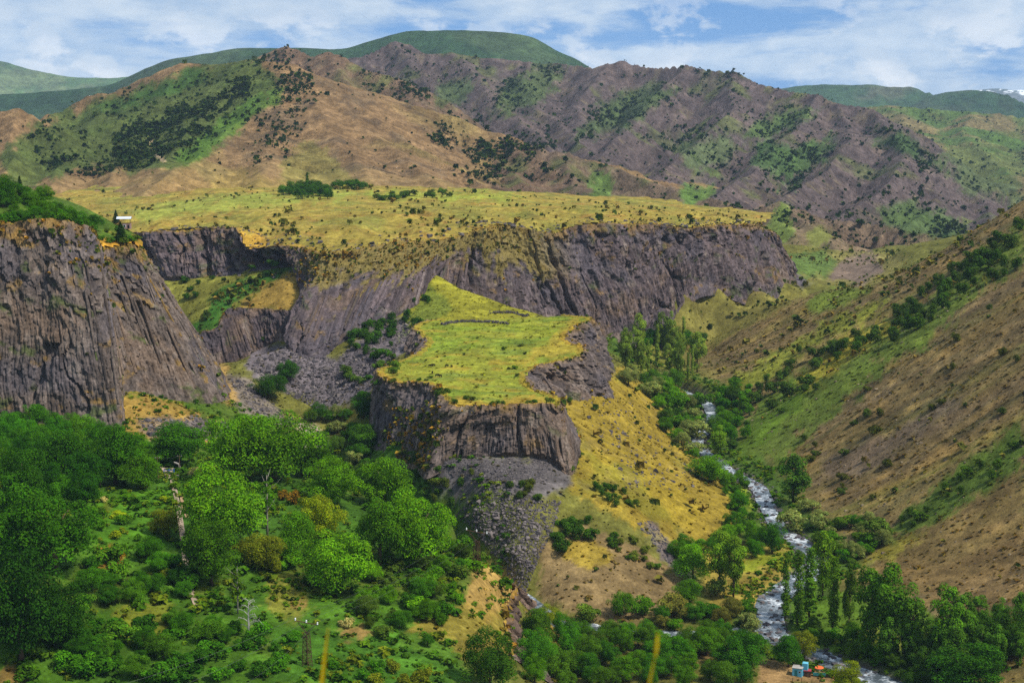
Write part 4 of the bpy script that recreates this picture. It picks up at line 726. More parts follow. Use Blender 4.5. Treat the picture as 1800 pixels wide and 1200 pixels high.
LAND = [('near pylon', 540, 1130), ('far pylon', 838, 965), ('blue gate', 297, 828), ('dirt track', 325, 960), ('blue hut', 1405, 1172), ('white roofed hut', 218, 387), ('pale road', 550, 765), ('mesa front', 880, 760), ('far scree', 600, 660), ('big scree', 900, 930),
        ('crag', 905, 1090), ('river bend', 1290, 830), ('slim poplar row', 1420, 1040), ('tallest poplar', 1556, 1080), ('large willow', 1390, 915), ('white dead tree', 437, 1083), ('lone dark poplar', 1394, 850), ('poplar pair', 1276, 1000), ('round dark tree', 1312, 1150),
        ('lone round tree', 590, 1000), ('corner tree', 40, 1080), ('large walnut', 395, 900), ('green meadow', 240, 910), ('upstream grove', 1160, 630), ('plateau copse', 535, 340), ('grass pyramid', 790, 510), ('mesa notch bush', 778, 690), ('side stream', 1040, 1100), ('bare brown slope', 1060, 1030),
        ('spur foot', 1235, 620), ('picture right edge', 1795, 700), ('picture left edge', 5, 700), ('spruces', 40, 340), ('plateau end', 1340, 400), ('stone terrace', 830, 572), ('lower green strip', 1680, 850), ('upper juniper crowd', 1700, 470), ('rapids', 1355, 1080), ('straw meadow', 1330, 1010)]
ORD = ['nearest', 'second', 'third', 'fourth', 'fifth', 'sixth', 'seventh', 'eighth', 'ninth', 'tenth', 'eleventh', 'twelfth', 'thirteenth', 'fourteenth', 'fifteenth', 'sixteenth', 'seventeenth', 'eighteenth', 'nineteenth', 'twentieth', 'twenty-first', 'twenty-second', 'twenty-third', 'twenty-fourth', 'twenty-fifth', 'twenty-sixth', 'twenty-seventh', 'twenty-eighth']
FILLED = []
def name_filled():                     # tell the look-alikes apart by what they stand beside
    cell_ = {}
    for o, u, v, base in FILLED:
        d = [((u - a) ** 2 + (v - b) ** 2, k) for k, (_, a, b) in enumerate(LAND)]; dd, k = min(d); nm, a, b = LAND[k]; dx, dy = u - a, v - b
        side = ('right of' if dx > 0 else 'left of') if abs(dx) > abs(dy) else ('below' if dy > 0 else 'above')
        cell_.setdefault((base, nm, side), []).append((dd, o))
    for (base, nm, side), l in cell_.items():
        for k, (dd, o) in enumerate(sorted(l, key=lambda t: t[0])):
            w = ORD[min(k, len(ORD) - 1)]; o['label'] = f"{base}, {w} {'one' if k == 0 else 'out'} {side} the {nm}"
def fill(poly, n, kinds, hpx, cols, label, group, seed, wf=(.9, 1.3), mind=.55, A=None):
    wf = (wf[0] * .88, min(wf[1], 1.4) * .9); cols = [np.asarray(c) * 1.35 if np.asarray(c).sum() < .17 else c for c in cols]
    r = random.Random(seed); P = np.array(poly, float); got = []; tries = 0
    while len(got) < n and tries < n * 40:
        tries += 1; u, v = r.uniform(P[:, 0].min(), P[:, 0].max()), r.uniform(P[:, 1].min(), P[:, 1].max())
        if not inpoly(np.array([u]), np.array([v]), poly)[0]: continue
        h = r.uniform(*hpx)
        if any((u - a) ** 2 + ((v - b) * 1.6) ** 2 < (mind * h) ** 2 for a, b in got): continue
        got.append((u, v)); p = hit(u, v); dr = dist_poly(p[0:1], p[1:2], RIV_D[::4])[0][0]; ds = dist_poly(p[0:1], p[1:2], STR_D[::4])[0][0]
        if dr < 4.2 or ds < 3.4: continue
        FILLED.append((plant_at(p, r.choice(kinds), h * p[1] / F, r.uniform(*wf), r.choice(cols), label, group, r), u, v, label))

TREES = [ # kind, u, foot v, height px, width factor, colour, label
 ('round', 395, 965, 140, 1.0, WALNUT, 'large round walnut tree beside the top half of the dirt track'),
 ('round', 372, 1028, 112, .92, MIDG, 'mid green tree with visible trunk just right of the lower dirt track'),
 ('round', 412, 845, 112, 1.05, WALNUT, 'big bright green tree directly right of the blue gate'),
 ('round', 482, 848, 122, 1.05, WALNUT, 'broadest bright green crown in the row below the pale road'),
 ('round', 432, 800, 70, 1.15, WALNUT, 'crown rising at the back of the tree row under the grey rubble'),
 ('round', 545, 838, 74, 1.15, MIDG, 'tree at the right end of the row, in front of the pale road'),
 ('round', 313, 818, 78, 1.1, DARK, 'dark green tree directly behind the blue gate'),
 ('round', 203, 852, 100, 1.05, DARK, 'dark tall tree left of the gate with a dark rock under it'),
 ('round', 248, 860, 60, 1.2, MIDG, 'small rounded tree against the left post of the blue gate'),
 ('round', 42, 890, 102, .95, DARK, 'dark tree behind the leftmost wooden pole'),
 ('round', 108, 850, 90, 1.0, DARK, 'dark tree between the two wooden poles on the left'),
 ('round', 98, 1005, 142, 1.05, DARK, 'huge dark tree filling the bench left of the sunny meadow'),
 ('round', 20, 985, 120, 1.0, DARK, 'dark tree cut by the left edge above the tallest dark tree'),
 ('round', 38, 1165, 195, .75, lin(30, 66, 18), 'tallest very dark tree in the lower left corner'),
 ('round', 110, 1135, 110, .95, lin(34, 72, 18), 'very dark tree right beside the tallest corner tree'),
 ('round', 590, 1045, 112, 1.12, WALNUT, 'round bright green tree alone on the grass left of the wires'),
 ('round', 668, 1002, 122, .85, MIDG, 'tall mid green tree behind and right of the lone round tree'),
 ('round', 738, 996, 130, .86, WALNUT, 'tall bright tree next to the big grey scree'),
 ('round', 675, 892, 88, 1.15, WALNUT, 'bright tree under the left foot of the mesa cliff'),
 ('round', 583, 890, 82, 1.05, WALNUT, 'bright tree in the middle row behind the lone round tree'),
 ('round', 563, 955, 80, 1.0, YELG, 'yellowish green tree behind the lone round tree'),
 ('round', 522, 990, 90, .75, MIDG, 'narrow green tree left of the lone round tree'),
 ('round', 455, 1000, 64, 1.1, OLIVEG, 'low olive green tree between the large walnut and the narrow tree'),
 ('sparse', 470, 945, 122, .9, MIDG, 'half bare tree with a pale trunk right of the large walnut'),
 ('sparse', 418, 1078, 88, .9, POPL, 'thin young tree with pale trunk beside the white dead tree'),
 ('round', 292, 942, 48, 1.2, OLIVEG, 'rounded olive bush-like tree just left of the track middle'),
 ('round', 862, 1212, 112, .9, lin(46, 82, 26), 'dark green tree with pale stems at the bottom below the crag'),
 ('round', 1248, 847, 50, 1.45, WALNUT, 'wide bright tree overhanging the river bend'),
 ('cotton', 1262, 802, 52, 1.25, POPL, 'small poplar just behind the wide tree at the river bend'),
 ('cotton', 1394, 884, 86, 1.25, lin(52, 88, 34), 'lone dark poplar on the right bank opposite the yellow slope'),
 ('round', 1357, 972, 58, .92, DARK, 'dark round tree on the near bank beside the river bend'),
 ('cotton', 1264, 1042, 112, .95, POPL, 'tall poplar at the left of the pair in the straw meadow'),
 ('cotton', 1289, 1052, 112, .85, POPL, 'tall poplar at the right of the pair in the straw meadow'),
 ('round', 1218, 1026, 76, .95, WALNUT, 'bright tree left of the poplar pair in the straw meadow'),
 ('lombardy', 1380, 1090, 124, .9, lin(58, 92, 26), 'slim poplar standing alone against the river, first of the row'),
 ('lombardy', 1402, 1102, 142, 1.0, lin(56, 88, 26), 'slim poplar second in the row from the river'),
 ('lombardy', 1422, 1084, 128, 1.25, lin(54, 88, 26), 'thick column poplar third in the row from the river'),
 ('cotton', 1446, 1052, 120, .75, POPL, 'taller spreading poplar behind the slim row'),
 ('lombardy', 1464, 1114, 142, 1.0, lin(60, 94, 26), 'slim poplar fourth in the row from the river'),
 ('cotton', 1491, 1120, 132, .42, lin(56, 86, 28), 'narrow poplar with bare lower trunk beside the big spreading poplars'),
 ('cotton', 1528, 1148, 160, .85, lin(60, 100, 28), 'big spreading poplar, left one of the pair in the grove centre'),
 ('cotton', 1556, 1156, 174, .85, lin(56, 94, 26), 'tallest spreading poplar in the grove centre'),
 ('cotton', 1602, 1168, 140, .8, lin(52, 86, 26), 'spreading poplar right of the tallest one'),
 ('cotton', 1662, 1166, 146, .9, lin(58, 98, 28), 'fork topped poplar against the bare brown slope'),
 ('cotton', 1700, 1150, 84, 1.0, lin(52, 88, 28), 'shorter poplar right of the fork topped one'),
 ('round', 1738, 1140, 74, 1.15, lin(52, 90, 28), 'rounded tree in the right hand thicket below the brown slope'),
 ('round', 1785, 1148, 80, 1.1, lin(48, 82, 28), 'rounded tree cut by the right edge of the picture'),
 ('round', 1700, 1215, 92, 1.35, lin(46, 92, 24), 'wide dark green tree at the bottom right in front of the poplars'),
 ('round', 1612, 1215, 50, 1.2, lin(48, 84, 26), 'low tree at the bottom between the stream and the wide dark tree'),
 ('round', 1312, 1180, 78, 1.12, lin(46, 96, 22), 'round dark green tree left of the blue hut'),
 ('round', 1386, 1172, 62, .9, lin(44, 92, 22), 'small round tree right behind the blue hut'),
 ('round', 1414, 1160, 58, .85, OLIVEG, 'olive yellow tree just behind the blue hut roof'),
 ('round', 1486, 1212, 56, .95, YELG, 'yellow green tree at the bottom beside the blue hut yard'),
 ('willow', 1390, 937, 50, 1.15, GREYG, 'large grey green willow bush on the right bank'),
 ('willow', 1420, 898, 32, 1.2, GREYG, 'small grey green willow above the large willow bush'),
 ('willow', 1538, 955, 56, 1.1, lin(78, 108, 52), 'green willow at the foot of the bare right slope'),
 ('willow', 1312, 1106, 38, 1.15, GREYG, 'grey willow on the left bank above the round dark tree'),
 ('willow', 1258, 1048, 44, .9, lin(96, 122, 74), 'pale willow beside the poplar pair'),
 ('willow', 1224, 772, 40, 1.3, GREYG, 'grey willow over the narrow upstream river'), ('willow', 1222, 800, 34, 1.3, GREYG, 'lower grey willow of the two over the upstream river'), ('willow', 1215, 742, 30, 1.4, GREYG, 'pale willow furthest upstream beside the white water'),
 ('willow', 1030, 1098, 46, 1.05, lin(84, 118, 50), 'willow hanging over the side stream at the bare slope'), ('round', 966, 1104, 42, 1.2, YELG, 'light green round bush tree beside the side stream'),
 ('spruce', 36, 352, 42, 1.0, lin(30, 54, 30), 'dark spruce on the hilltop left of the round green tree'), ('spruce', 52, 356, 26, 1.0, lin(30, 54, 30), 'short dark spruce next to the taller spruce'),
 ('round', 78, 360, 36, 1.2, MIDG, 'round bright tree on the hilltop beside the spruces'), ('round', 6, 362, 58, 1.0, DARK, 'dark tree at the left edge on the hilltop'),
 ('spruce', 204, 393, 24, 1.3, lin(32, 58, 30), 'dark conical tree behind the white roofed hut'), ('spruce', 213, 424, 34, 1.5, lin(32, 62, 30), 'dark conical tree in front of the white roofed hut'), ('round', 168, 406, 30, 1.1, DARK, 'dark round tree left of the white roofed hut'),
 ('lombardy', 540, 334, 30, 1.6, lin(52, 84, 36), 'tall narrow tree above the plateau copse'),
 ('round', 505, 642 + 28, 40, 1.05, lin(44, 88, 28), 'upper round dark tree on the left of the far scree'), ('round', 472, 700, 46, 1.3, lin(44, 84, 26), 'lower wide dark tree on the left of the far scree'),
 ('round', 563, 738, 32, 1.1, lin(46, 88, 30), 'dark round tree above the pale road'), ('round', 545, 742, 26, 1.1, lin(72, 108, 40), 'light round tree touching the dark one above the pale road'),
 ('round', 640, 735, 52, .9, lin(48, 96, 24), 'bright tree against the left corner of the mesa cliff'), ('round', 640, 790, 50, 1.1, lin(60, 104, 30), 'green tree below the left corner of the mesa cliff'),
 ('bush', 778, 700, 30, .85, lin(58, 86, 36), 'tall dark bush growing from the notch in the front mesa edge'),
]
for t in TREES:
    t = list(t)
    if t[0] == 'round' and t[1] < 820 and t[2] > 790: t[3] *= 1.1
    plant(*t)
print('trees', round(time.time() - T0, 1))
fill([(1095, 612), (1225, 612), (1228, 672), (1150, 676), (1100, 655)], 22, ['cotton', 'lombardy', 'cotton'], (52, 78), [lin(86, 112, 58), lin(78, 104, 54)], 'grey green poplar in upstream grove', 'poplars in the upstream grove', 11, (.7, 1.1), .14)
fill([(1075, 590), (1110, 585), (1235, 600), (1230, 615), (1100, 612)], 22, ['round'], (14, 26), [DARK, lin(46, 80, 30)], 'dark round tree at plateau cliff foot', 'trees at the foot of the plateau cliff', 12, (1, 1.5), .5)
fill([(1095, 672), (1160, 672), (1225, 690), (1262, 735), (1262, 850), (1215, 800), (1170, 760), (1140, 710)], 46, ['round', 'willow', 'round'], (18, 42), [MIDG, WALNUT, lin(58, 96, 34), GREYG], 'small tree on upstream left bank', 'trees along the left bank upstream', 13, (1, 1.5), .42)
fill([(1245, 690), (1320, 680), (1320, 760), (1280, 800), (1250, 760)], 26, ['round', 'juniper'], (16, 32), [DARK, lin(52, 84, 34), MIDG], 'dark small tree on upstream right bank', 'trees along the right bank upstream', 14, (1, 1.5), .45)
fill([(1290, 830), (1345, 850), (1330, 870), (1290, 850)], 6, ['round'], (20, 34), [WALNUT, MIDG], 'bright bushy tree on right bank', 'trees on the right bank by the rapids', 15)
fill([(1300, 890), (1340, 920), (1330, 990), (1200, 960), (1180, 990), (1210, 1020), (1240, 960)], 18, ['round'], (20, 42), [WALNUT, MIDG, DARK], 'bushy tree between yellow slope and river', 'trees between the yellow slope and the river', 16, (1, 1.4), .5)
fill([(1420, 910), (1560, 925), (1580, 945), (1500, 1000), (1440, 975)], 30, ['bush', 'round', 'willow'], (16, 34), [MIDG, lin(70, 104, 34), GREYG, DARK], 'thicket bush at right slope foot', 'thicket at the foot of the right slope', 17, (1, 1.5), .5)
fill([(1262, 820), (1300, 850), (1318, 900), (1340, 950), (1300, 940), (1260, 870)], 14, ['round', 'bush'], (14, 28), [MIDG, WALNUT, lin(60, 104, 30)], 'bank bush below yellow slope', 'bushes on the bank below the yellow slope', 60, (.9, 1.3), .5)
fill([(1340, 1060), (1350, 1130), (1300, 1110), (1290, 1070)], 10, ['willow', 'bush'], (20, 36), [GREYG, MIDG], 'bank willow above rapids', 'willows on the bank above the rapids', 61, (.9, 1.3), .5)
fill([(1395, 935), (1425, 960), (1450, 1010), (1400, 1000)], 9, ['bush', 'willow'], (18, 34), [MIDG, GREYG], 'bank bush behind slim poplars', 'bushes behind the slim poplars', 62, (.9, 1.3), .5)
fill([(1420, 1110), (1470, 1120), (1600, 1150), (1600, 1185), (1500, 1165), (1430, 1135)], 10, ['round'], (24, 44), [lin(60, 92, 30), MIDG], 'small tree under the big poplars', 'small trees under the big poplars', 63, (.9, 1.3), .5)
fill([(930, 1130), (1100, 1120), (1300, 1125), (1330, 1210), (1140, 1215), (930, 1215)], 46, ['round', 'round'], (34, 72), [lin(50, 100, 22), lin(44, 88, 22), MIDG, lin(64, 104, 30)], 'tree in wood along the bottom', 'wood along the bottom of the gorge', 18, (1, 1.35), .5)
fill([(1060, 1075), (1180, 1050), (1290, 1075), (1300, 1120), (1100, 1125)], 18, ['round', 'willow'], (26, 52), [lin(56, 108, 24), MIDG, lin(96, 104, 60)], 'green tree along side stream', 'trees along the side stream', 19, (1, 1.35), .5)
fill([(1440, 1120), (1500, 1140), (1600, 1160), (1580, 1200), (1480, 1170)], 10, ['bush', 'willow'], (18, 34), [lin(48, 76, 34), DARK], 'dark bush below big poplars', 'bushes below the big poplars', 20)
fill([(1560, 1170), (1660, 1120), (1800, 1110), (1800, 1180), (1660, 1200)], 26, ['round', 'cotton', 'cotton'], (56, 104), [lin(50, 84, 28), lin(46, 78, 28)], 'tree in crowded right grove', 'trees of the crowded grove at the right', 21, (.9, 1.2), .4)
fill([(0, 748), (140, 765), (200, 800), (335, 812), (300, 828), (150, 815), (0, 835)], 34, ['round', 'round'], (34, 60), [DARK, MIDG, lin(48, 100, 20)], 'tree belting the tall cliff foot', 'tree belt along the foot of the tall cliff', 22, (1.0, 1.35), .5)
fill([(0, 830), (150, 830), (160, 900), (0, 900)], 9, ['round'], (50, 80), [DARK, lin(34, 76, 18)], 'dark tree crowding the bench edge', 'dark trees at the left edge of the bench', 23, (1, 1.3), .4)
fill([(160, 985), (360, 980), (340, 1060), (390, 1100), (410, 1200), (40, 1200), (120, 1100)], 60, ['bush', 'round'], (26, 52), [lin(44, 88, 20), lin(36, 76, 18), lin(56, 96, 26), DARK], 'bush in overgrown garden', 'bushes in the overgrown garden', 24, (1.1, 1.6), .42)
fill([(160, 870), (320, 860), (310, 975), (170, 980)], 14, ['bush'], (12, 26), [lin(66, 112, 26), MIDG, YELG], 'low bush in sunny meadow', 'low bushes in the sunny meadow', 25, (1.2, 1.9), .7)
fill([(410, 960), (520, 990), (500, 1010), (420, 1000)], 8, ['bush', 'round'], (26, 44), [MIDG, OLIVEG], 'bush under half bare tree', 'bushes under the half bare tree', 26)
fill([(660, 1000), (830, 960), (850, 1000), (800, 1060), (760, 1140), (640, 1130), (640, 1060)], 40, ['bush', 'round'], (20, 44), [MIDG, WALNUT, lin(48, 92, 24), lin(58, 84, 36)], 'bush between wires and crag', 'bushes between the wires and the crag', 27, (1.1, 1.6), .5)
fill([(400, 1100), (520, 1110), (500, 1200), (400, 1200)], 12, ['bush'], (24, 44), [DARK, lin(40, 80, 20)], 'dark bush in lower garden', 'dark bushes left of the near pylon', 28)
fill([(560, 1165), (800, 1190), (790, 1210), (560, 1200)], 9, ['bush'], (18, 34), [DARK, OLIVEG], 'dark bush edging green field', 'bushes at the bottom edge of the field', 29)
fill([(570, 740), (650, 720), (660, 790), (640, 850), (600, 810), (580, 770)], 26, ['round', 'willow'], (18, 36), [MIDG, lin(66, 100, 44), GREYG, lin(50, 92, 26)], 'small tree in mesa ravine', 'trees in the ravine left of the mesa', 30, (1, 1.4), .5)
fill([(730, 800), (840, 830), (850, 870), (800, 900), (740, 890), (720, 840)], 14, ['bush', 'juniper'], (14, 28), [lin(46, 76, 30), lin(66, 84, 40)], 'dark bush at mesa left foot', 'bushes at the left foot of the mesa', 31)
fill([(890, 850), (960, 850), (970, 880), (910, 880)], 8, ['bush', 'juniper'], (14, 26), [lin(50, 76, 32), lin(72, 88, 44)], 'dark bush at mesa right foot', 'bushes at the right foot of the mesa', 32)
fill([(970, 940), (1030, 905), (1050, 945), (1010, 960), (975, 975)], 9, ['bush', 'juniper'], (20, 36), [lin(44, 76, 26)], 'dark bush beside scree', 'bushes right beside the big scree', 33)
fill([(1030, 855), (1100, 860), (1120, 900), (1060, 890)], 9, ['bush', 'juniper'], (14, 26), [lin(44, 78, 26), lin(60, 90, 34)], 'dark clustered bush on yellow slope', 'bush cluster on the yellow slope', 34)
fill([(1040, 940), (1130, 950), (1180, 1000), (1120, 1000)], 14, ['bush'], (10, 20), [lin(54, 88, 30), lin(80, 100, 44)], 'small bush on lower yellow slope', 'bushes at the lower edge of the yellow slope', 35)
fill([(990, 690), (1010, 690), (1020, 830), (1000, 830)], 8, ['bush'], (9, 18), [lin(60, 88, 36), DARK], 'small bush along mesa cliff foot', 'bushes along the right foot of the mesa cliff', 36)
fill([(590, 600), (700, 560), (750, 500), (760, 530), (720, 590), (660, 640)], 26, ['juniper', 'bush'], (12, 26), [lin(40, 74, 28), lin(46, 80, 30)], 'dark bush in gully', 'bushes between the far scree and the grass pyramid', 37, (.9, 1.3), .5)
fill([(600, 660), (690, 610), (700, 650), (660, 700), (640, 700)], 14, ['bush'], (12, 26), [lin(46, 84, 26), lin(60, 90, 36)], 'green bush on scree rim', 'bushes on the right rim of the far scree', 38)
fill([(300, 485), (530, 462), (520, 480), (400, 515), (340, 560)], 14, ['bush', 'juniper'], (9, 18), [lin(42, 76, 28)], 'dark bush on recessed terrace', 'bushes on the recessed terrace', 39)
fill([(0, 345), (60, 355), (150, 395), (170, 415), (90, 395), (0, 392)], 24, ['round'], (14, 30), [MIDG, lin(52, 96, 26), DARK], 'green bush on hilltop', 'bushes on the hilltop above the tall cliff', 40, (1.1, 1.6), .5)
fill([(0, 384), (60, 376), (150, 396), (158, 412), (100, 398), (50, 396), (0, 402)], 13, ['bush'], (12, 24), [MIDG, lin(60, 92, 34), DARK], 'green bush on cliff rim', 'bushes on the rim of the tall cliff', 64, (1, 1.4), .5)
fill([(150, 400), (200, 400), (250, 425), (240, 436), (180, 430)], 12, ['bush'], (8, 16), [MIDG, lin(70, 96, 36)], 'small bush on clifftop', 'bushes below the white roofed hut', 41)
fill([(488, 340), (580, 338), (585, 350), (490, 352)], 14, ['round'], (16, 26), [lin(54, 96, 34), lin(44, 80, 34)], 'green tree of plateau copse', 'trees of the plateau copse', 42, (1.1, 1.5), .35)
fill([(585, 330), (642, 328), (642, 334), (585, 334)], 8, ['round'], (13, 17), [lin(58, 104, 32)], 'small bright plateau row tree', 'tree row on the plateau', 43, (1.1, 1.3), .5)
fill([(655, 345), (700, 342), (790, 342), (790, 350), (660, 352)], 13, ['bush', 'willow'], (10, 18), [lin(76, 98, 60), lin(58, 88, 44)], 'grey bush at plateau back', 'grey bushes at the back of the plateau', 44, (1.2, 1.8), .4)
# junipers of the right hillside
fill([(1790, 395), (1800, 470), (1720, 510), (1640, 560), (1590, 590), (1570, 560), (1640, 500)], 46, ['juniper'], (16, 34), [JUNI, lin(46, 76, 30)], 'dark juniper in upper green band', 'junipers in the upper green band', 45, (.9, 1.2), .42)
fill([(1600, 540), (1640, 565), (1560, 615), (1480, 640), (1440, 640), (1500, 590)], 22, ['juniper'], (18, 34), [JUNI, lin(48, 78, 32)], 'dark juniper midway down band', 'junipers midway down the green band', 46, (.9, 1.2), .5)
fill([(1400, 620), (1470, 620), (1430, 700), (1370, 730), (1320, 720), (1340, 670)], 17, ['juniper', 'bush'], (16, 34), [JUNI, lin(56, 84, 38)], 'dark juniper low on band', 'junipers low on the green band', 47, (.9, 1.25), .6)
fill([(1440, 740), (1800, 500), (1800, 720), (1560, 900), (1440, 860), (1390, 800)], 26, ['bush', 'juniper'], (8, 20), [lin(70, 84, 42), lin(54, 76, 36)], 'bush on bare middle slope', 'bushes on the bare middle slope', 49, (1.1, 1.6), .9)
fill([(1560, 930), (1720, 820), (1800, 770), (1800, 810), (1700, 870), (1600, 930)], 14, ['bush', 'juniper'], (10, 24), [lin(54, 84, 32)], 'dark bush in straight strip', 'bushes in the lower green strip', 50, (1.1, 1.6), .8)
fill([(680, 640), (960, 600), (990, 690), (790, 700)], 12, ['bush'], (5, 10), [lin(66, 100, 30), lin(74, 92, 50)], 'tiny bush on mesa grass', 'bushes on the mesa top', 52, (1.2, 1.8), 1.5)
fill([(665, 668), (760, 692), (980, 708), (990, 716), (790, 722), (670, 690)], 16, ['bush'], (8, 16), [lin(66, 84, 44), lin(54, 84, 36)], 'small bush on mesa rim', 'bushes on the front rim of the mesa', 53, (1.1, 1.6), .8)
name_filled()
print('fills', round(time.time() - T0, 1), sum(1 for o in bpy.data.objects))

# ------------------------------------------------------------------ plants and stones nobody could count
def scatter(name, P, S, tmplV, tmplF, tmplC, col, mat, label, cat, seed=0, zs=1.0, tilt=0.0, parent=None):
    r = np.random.default_rng(seed); n = len(P); k = len(tmplV); a = r.uniform(0, 6.283, n); ca, sa = np.cos(a)[:, None], np.sin(a)[:, None]
    T = tmplV[None] * S[:, None, None] * np.array([1, 1, zs]); 
    if tilt:
        b = r.normal(0, tilt, n); cb, sb = np.cos(b)[:, None], np.sin(b)[:, None]; y, z = T[..., 1] * cb - T[..., 2] * sb, T[..., 1] * sb + T[..., 2] * cb; T = np.stack([T[..., 0], y, z], -1)
    V = np.stack([T[..., 0] * ca - T[..., 1] * sa, T[..., 0] * sa + T[..., 1] * ca, T[..., 2]], -1) + P[:, None]
    Fc = (tmplF[None] + (np.arange(n) * k)[:, None, None]).reshape(-1, tmplF.shape[1]); C = (col[:, None] * tmplC[None]).reshape(-1, 3)
    return obj(name, mesh(name, V.reshape(-1, 3), Fc, mat, C, False), parent, label=label, cat=cat, kind='stuff')
def leaf_template(seed, nb, n, size, c=(0, 0, .42), rad=(.36, .34, .26), br=(.2, .3), up=.5):
    V, C = leaves(np.random.default_rng(seed), rnd_blobs(seed + 1, nb, c, rad, br), n, size, up=up); return V, np.arange(len(V)).reshape(-1, 4), C
def density_points(P, U, V, dens, n, seed):
    r = np.random.default_rng(seed); w = np.clip(dens, 0, None); i = r.choice(len(P), n, p=w / w.sum()); return i, r
# hillside shrubs on the mountains (density by facing area: weight by cell size)
cell = (MY * MY * 1.0).ravel()
U, V_ = PIX(VM); vis = (U > -30) & (U < 1830); I = MI.ravel(); n1 = fbm(VM[:, 0] / 90, VM[:, 1] / 90, 601, 4)
n4 = fbm(VM[:, 0] / 28, VM[:, 1] / 28, 603, 3); dens = np.where(I >= 11, .95, .12) * (.15 + 1.3 * sstep(.0, .45, n1 + .7 * n4)); 
SHR = [([(70, 210), (330, 125), (440, 110), (500, 140), (400, 230), (300, 290), (230, 300), (60, 300)], 1.0), ([(200, 240), (300, 200), (440, 130), (440, 160), (340, 230), (280, 290), (230, 290)], 12), ([(440, 105), (540, 110), (560, 160), (500, 200), (460, 130)], 3), ([(450, 190), (540, 150), (520, 290), (440, 300)], 2.2), ([(60, 250), (280, 230), (280, 300), (100, 320)], 4),
       ([(700, 130), (760, 140), (740, 170), (710, 160)], 6), ([(810, 255), (880, 250), (890, 320), (840, 315)], 8), ([(750, 225), (800, 225), (800, 260), (760, 250)], 6), ([(880, 230), (960, 235), (960, 280), (880, 270)], 5), ([(860, 150), (960, 108), (1010, 118), (930, 185), (850, 200)], 3), ([(1000, 240), (1060, 180), (1130, 150), (1190, 150), (1120, 215), (1040, 240)], 5), ([(1230, 120), (1330, 130), (1300, 150), (1230, 150)], 4), ([(1300, 235), (1330, 210), (1450, 185), (1360, 240)], 4), ([(1330, 255), (1480, 240), (1420, 310), (1380, 330), (1330, 285)], 4), ([(1515, 245), (1585, 228), (1680, 310), (1640, 295), (1570, 255)], 8), ([(1620, 390), (1700, 385), (1690, 415), (1640, 418)], 6), ([(1170, 225), (1210, 215), (1240, 240), (1190, 250)], 4)]
for k, (pl, st) in enumerate(SHR): dens = dens + st * pmask(U, V_, pl, 8, 16, 620 + k) * (.12 + 1.5 * sstep(-.05, .35, n4 + .4 * fbm(VM[:, 0] / 10, VM[:, 1] / 10, 604, 2)))
gx_ = np.gradient(VM.reshape(NM, MC, 3), axis=1); gy_ = np.gradient(VM.reshape(NM, MC, 3), axis=0); nrm = np.cross(gx_, gy_).reshape(-1, 3); nrm /= np.linalg.norm(nrm, axis=1)[:, None]; tc_ = np.array([0, 0, CAMZ]) - VM; tl = np.linalg.norm(tc_, axis=1); face = np.clip((nrm * tc_).sum(1) / tl, 0, 1)
i, r = density_points(VM, U, V_, dens * cell * vis * (face + .02) / tl ** 1.4, 33000, 3)
P = VM[i] + np.stack([r.uniform(-5, 5, len(i)), r.uniform(-6, 6, len(i)), -.2 + 0 * i], 1); S = np.clip(r.lognormal(.75, .62, len(i)), .7, 8) * np.where(MI.ravel()[i] <= 10, .85, 1.0)
col = np.array([lin(38, 60, 30), lin(32, 54, 28), lin(52, 72, 36)])[r.integers(0, 3, len(i))] * r.uniform(.8, 1.2, (len(i), 1))
TV, TF, TC = leaf_template(1, 6, 6, .82)
scatter('hillside_shrubs', P, S, TV, TF, TC, col, MSTUFF, 'countless dark shrubs dotting the mountain slopes', 'shrubs', 4)
# shrubs on the plateau, its rim, the nearer ledges and the land behind it
Vg = np.stack([GX.ravel(), GY.ravel(), ZT.ravel()], 1); U, V_ = PIX(Vg); cellg = ((GY + YO) * GY).ravel(); tid = TOPID.ravel(); n1 = fbm(Vg[:, 0] / 40, Vg[:, 1] / 40, 651, 4)
far_edge = np.array(path_top(ST_FAR, 120)); de = dist_poly(Vg[:, 0], Vg[:, 1], far_edge[::3, :2])[0]
dens = (tid == 3) * (.25 + 1.6 * sstep(.05, .5, n1)) * (Vg[:, 1] < 1400) + (tid == 3) * 3.0 * (1 - sstep(10, 60, de)) + (GY.ravel() > 1330) * .35 * (tid == 0)
dens += (tid == 0) * (Vg[:, 0] > 130) * (Vg[:, 1] < 940) * .6 + (tid == 0) * (Vg[:, 0] > 150) * (Vg[:, 1] > 1100) * .8
for k, (pl, st) in enumerate([([(470, 370), (520, 365), (520, 430), (460, 440)], 6), ([(1130, 370), (1340, 385), (1340, 400), (1130, 395)], 2), ([(700, 360), (860, 375), (850, 405), (720, 400)], 3), ([(1380, 440), (1600, 440), (1560, 470), (1380, 450)], 5), ([(1790, 395), (1800, 470), (1640, 560), (1470, 650), (1310, 780), (1300, 760), (1570, 560)], 3), ([(1800, 735), (1560, 930), (1600, 940), (1800, 830)], 2.5), ([(1240, 640), (1460, 520), (1640, 450), (1780, 365), (1780, 390), (1600, 520), (1440, 600), (1290, 680)], 5), ([(1200, 500), (1380, 480), (1420, 510), (1300, 560), (1210, 590), (1170, 560)], 9), ([(1020, 700), (1120, 690), (1270, 860), (1200, 940), (1040, 840)], 2.5), ([(320, 590), (390, 500), (510, 465), (520, 475), (440, 520), (390, 560)], 25), ([(960, 940), (1080, 940), (1190, 1010), (1100, 1080), (970, 1040)], 2)]): dens = dens + st * pmask(U, V_, pl, 5, 10, 660 + k)
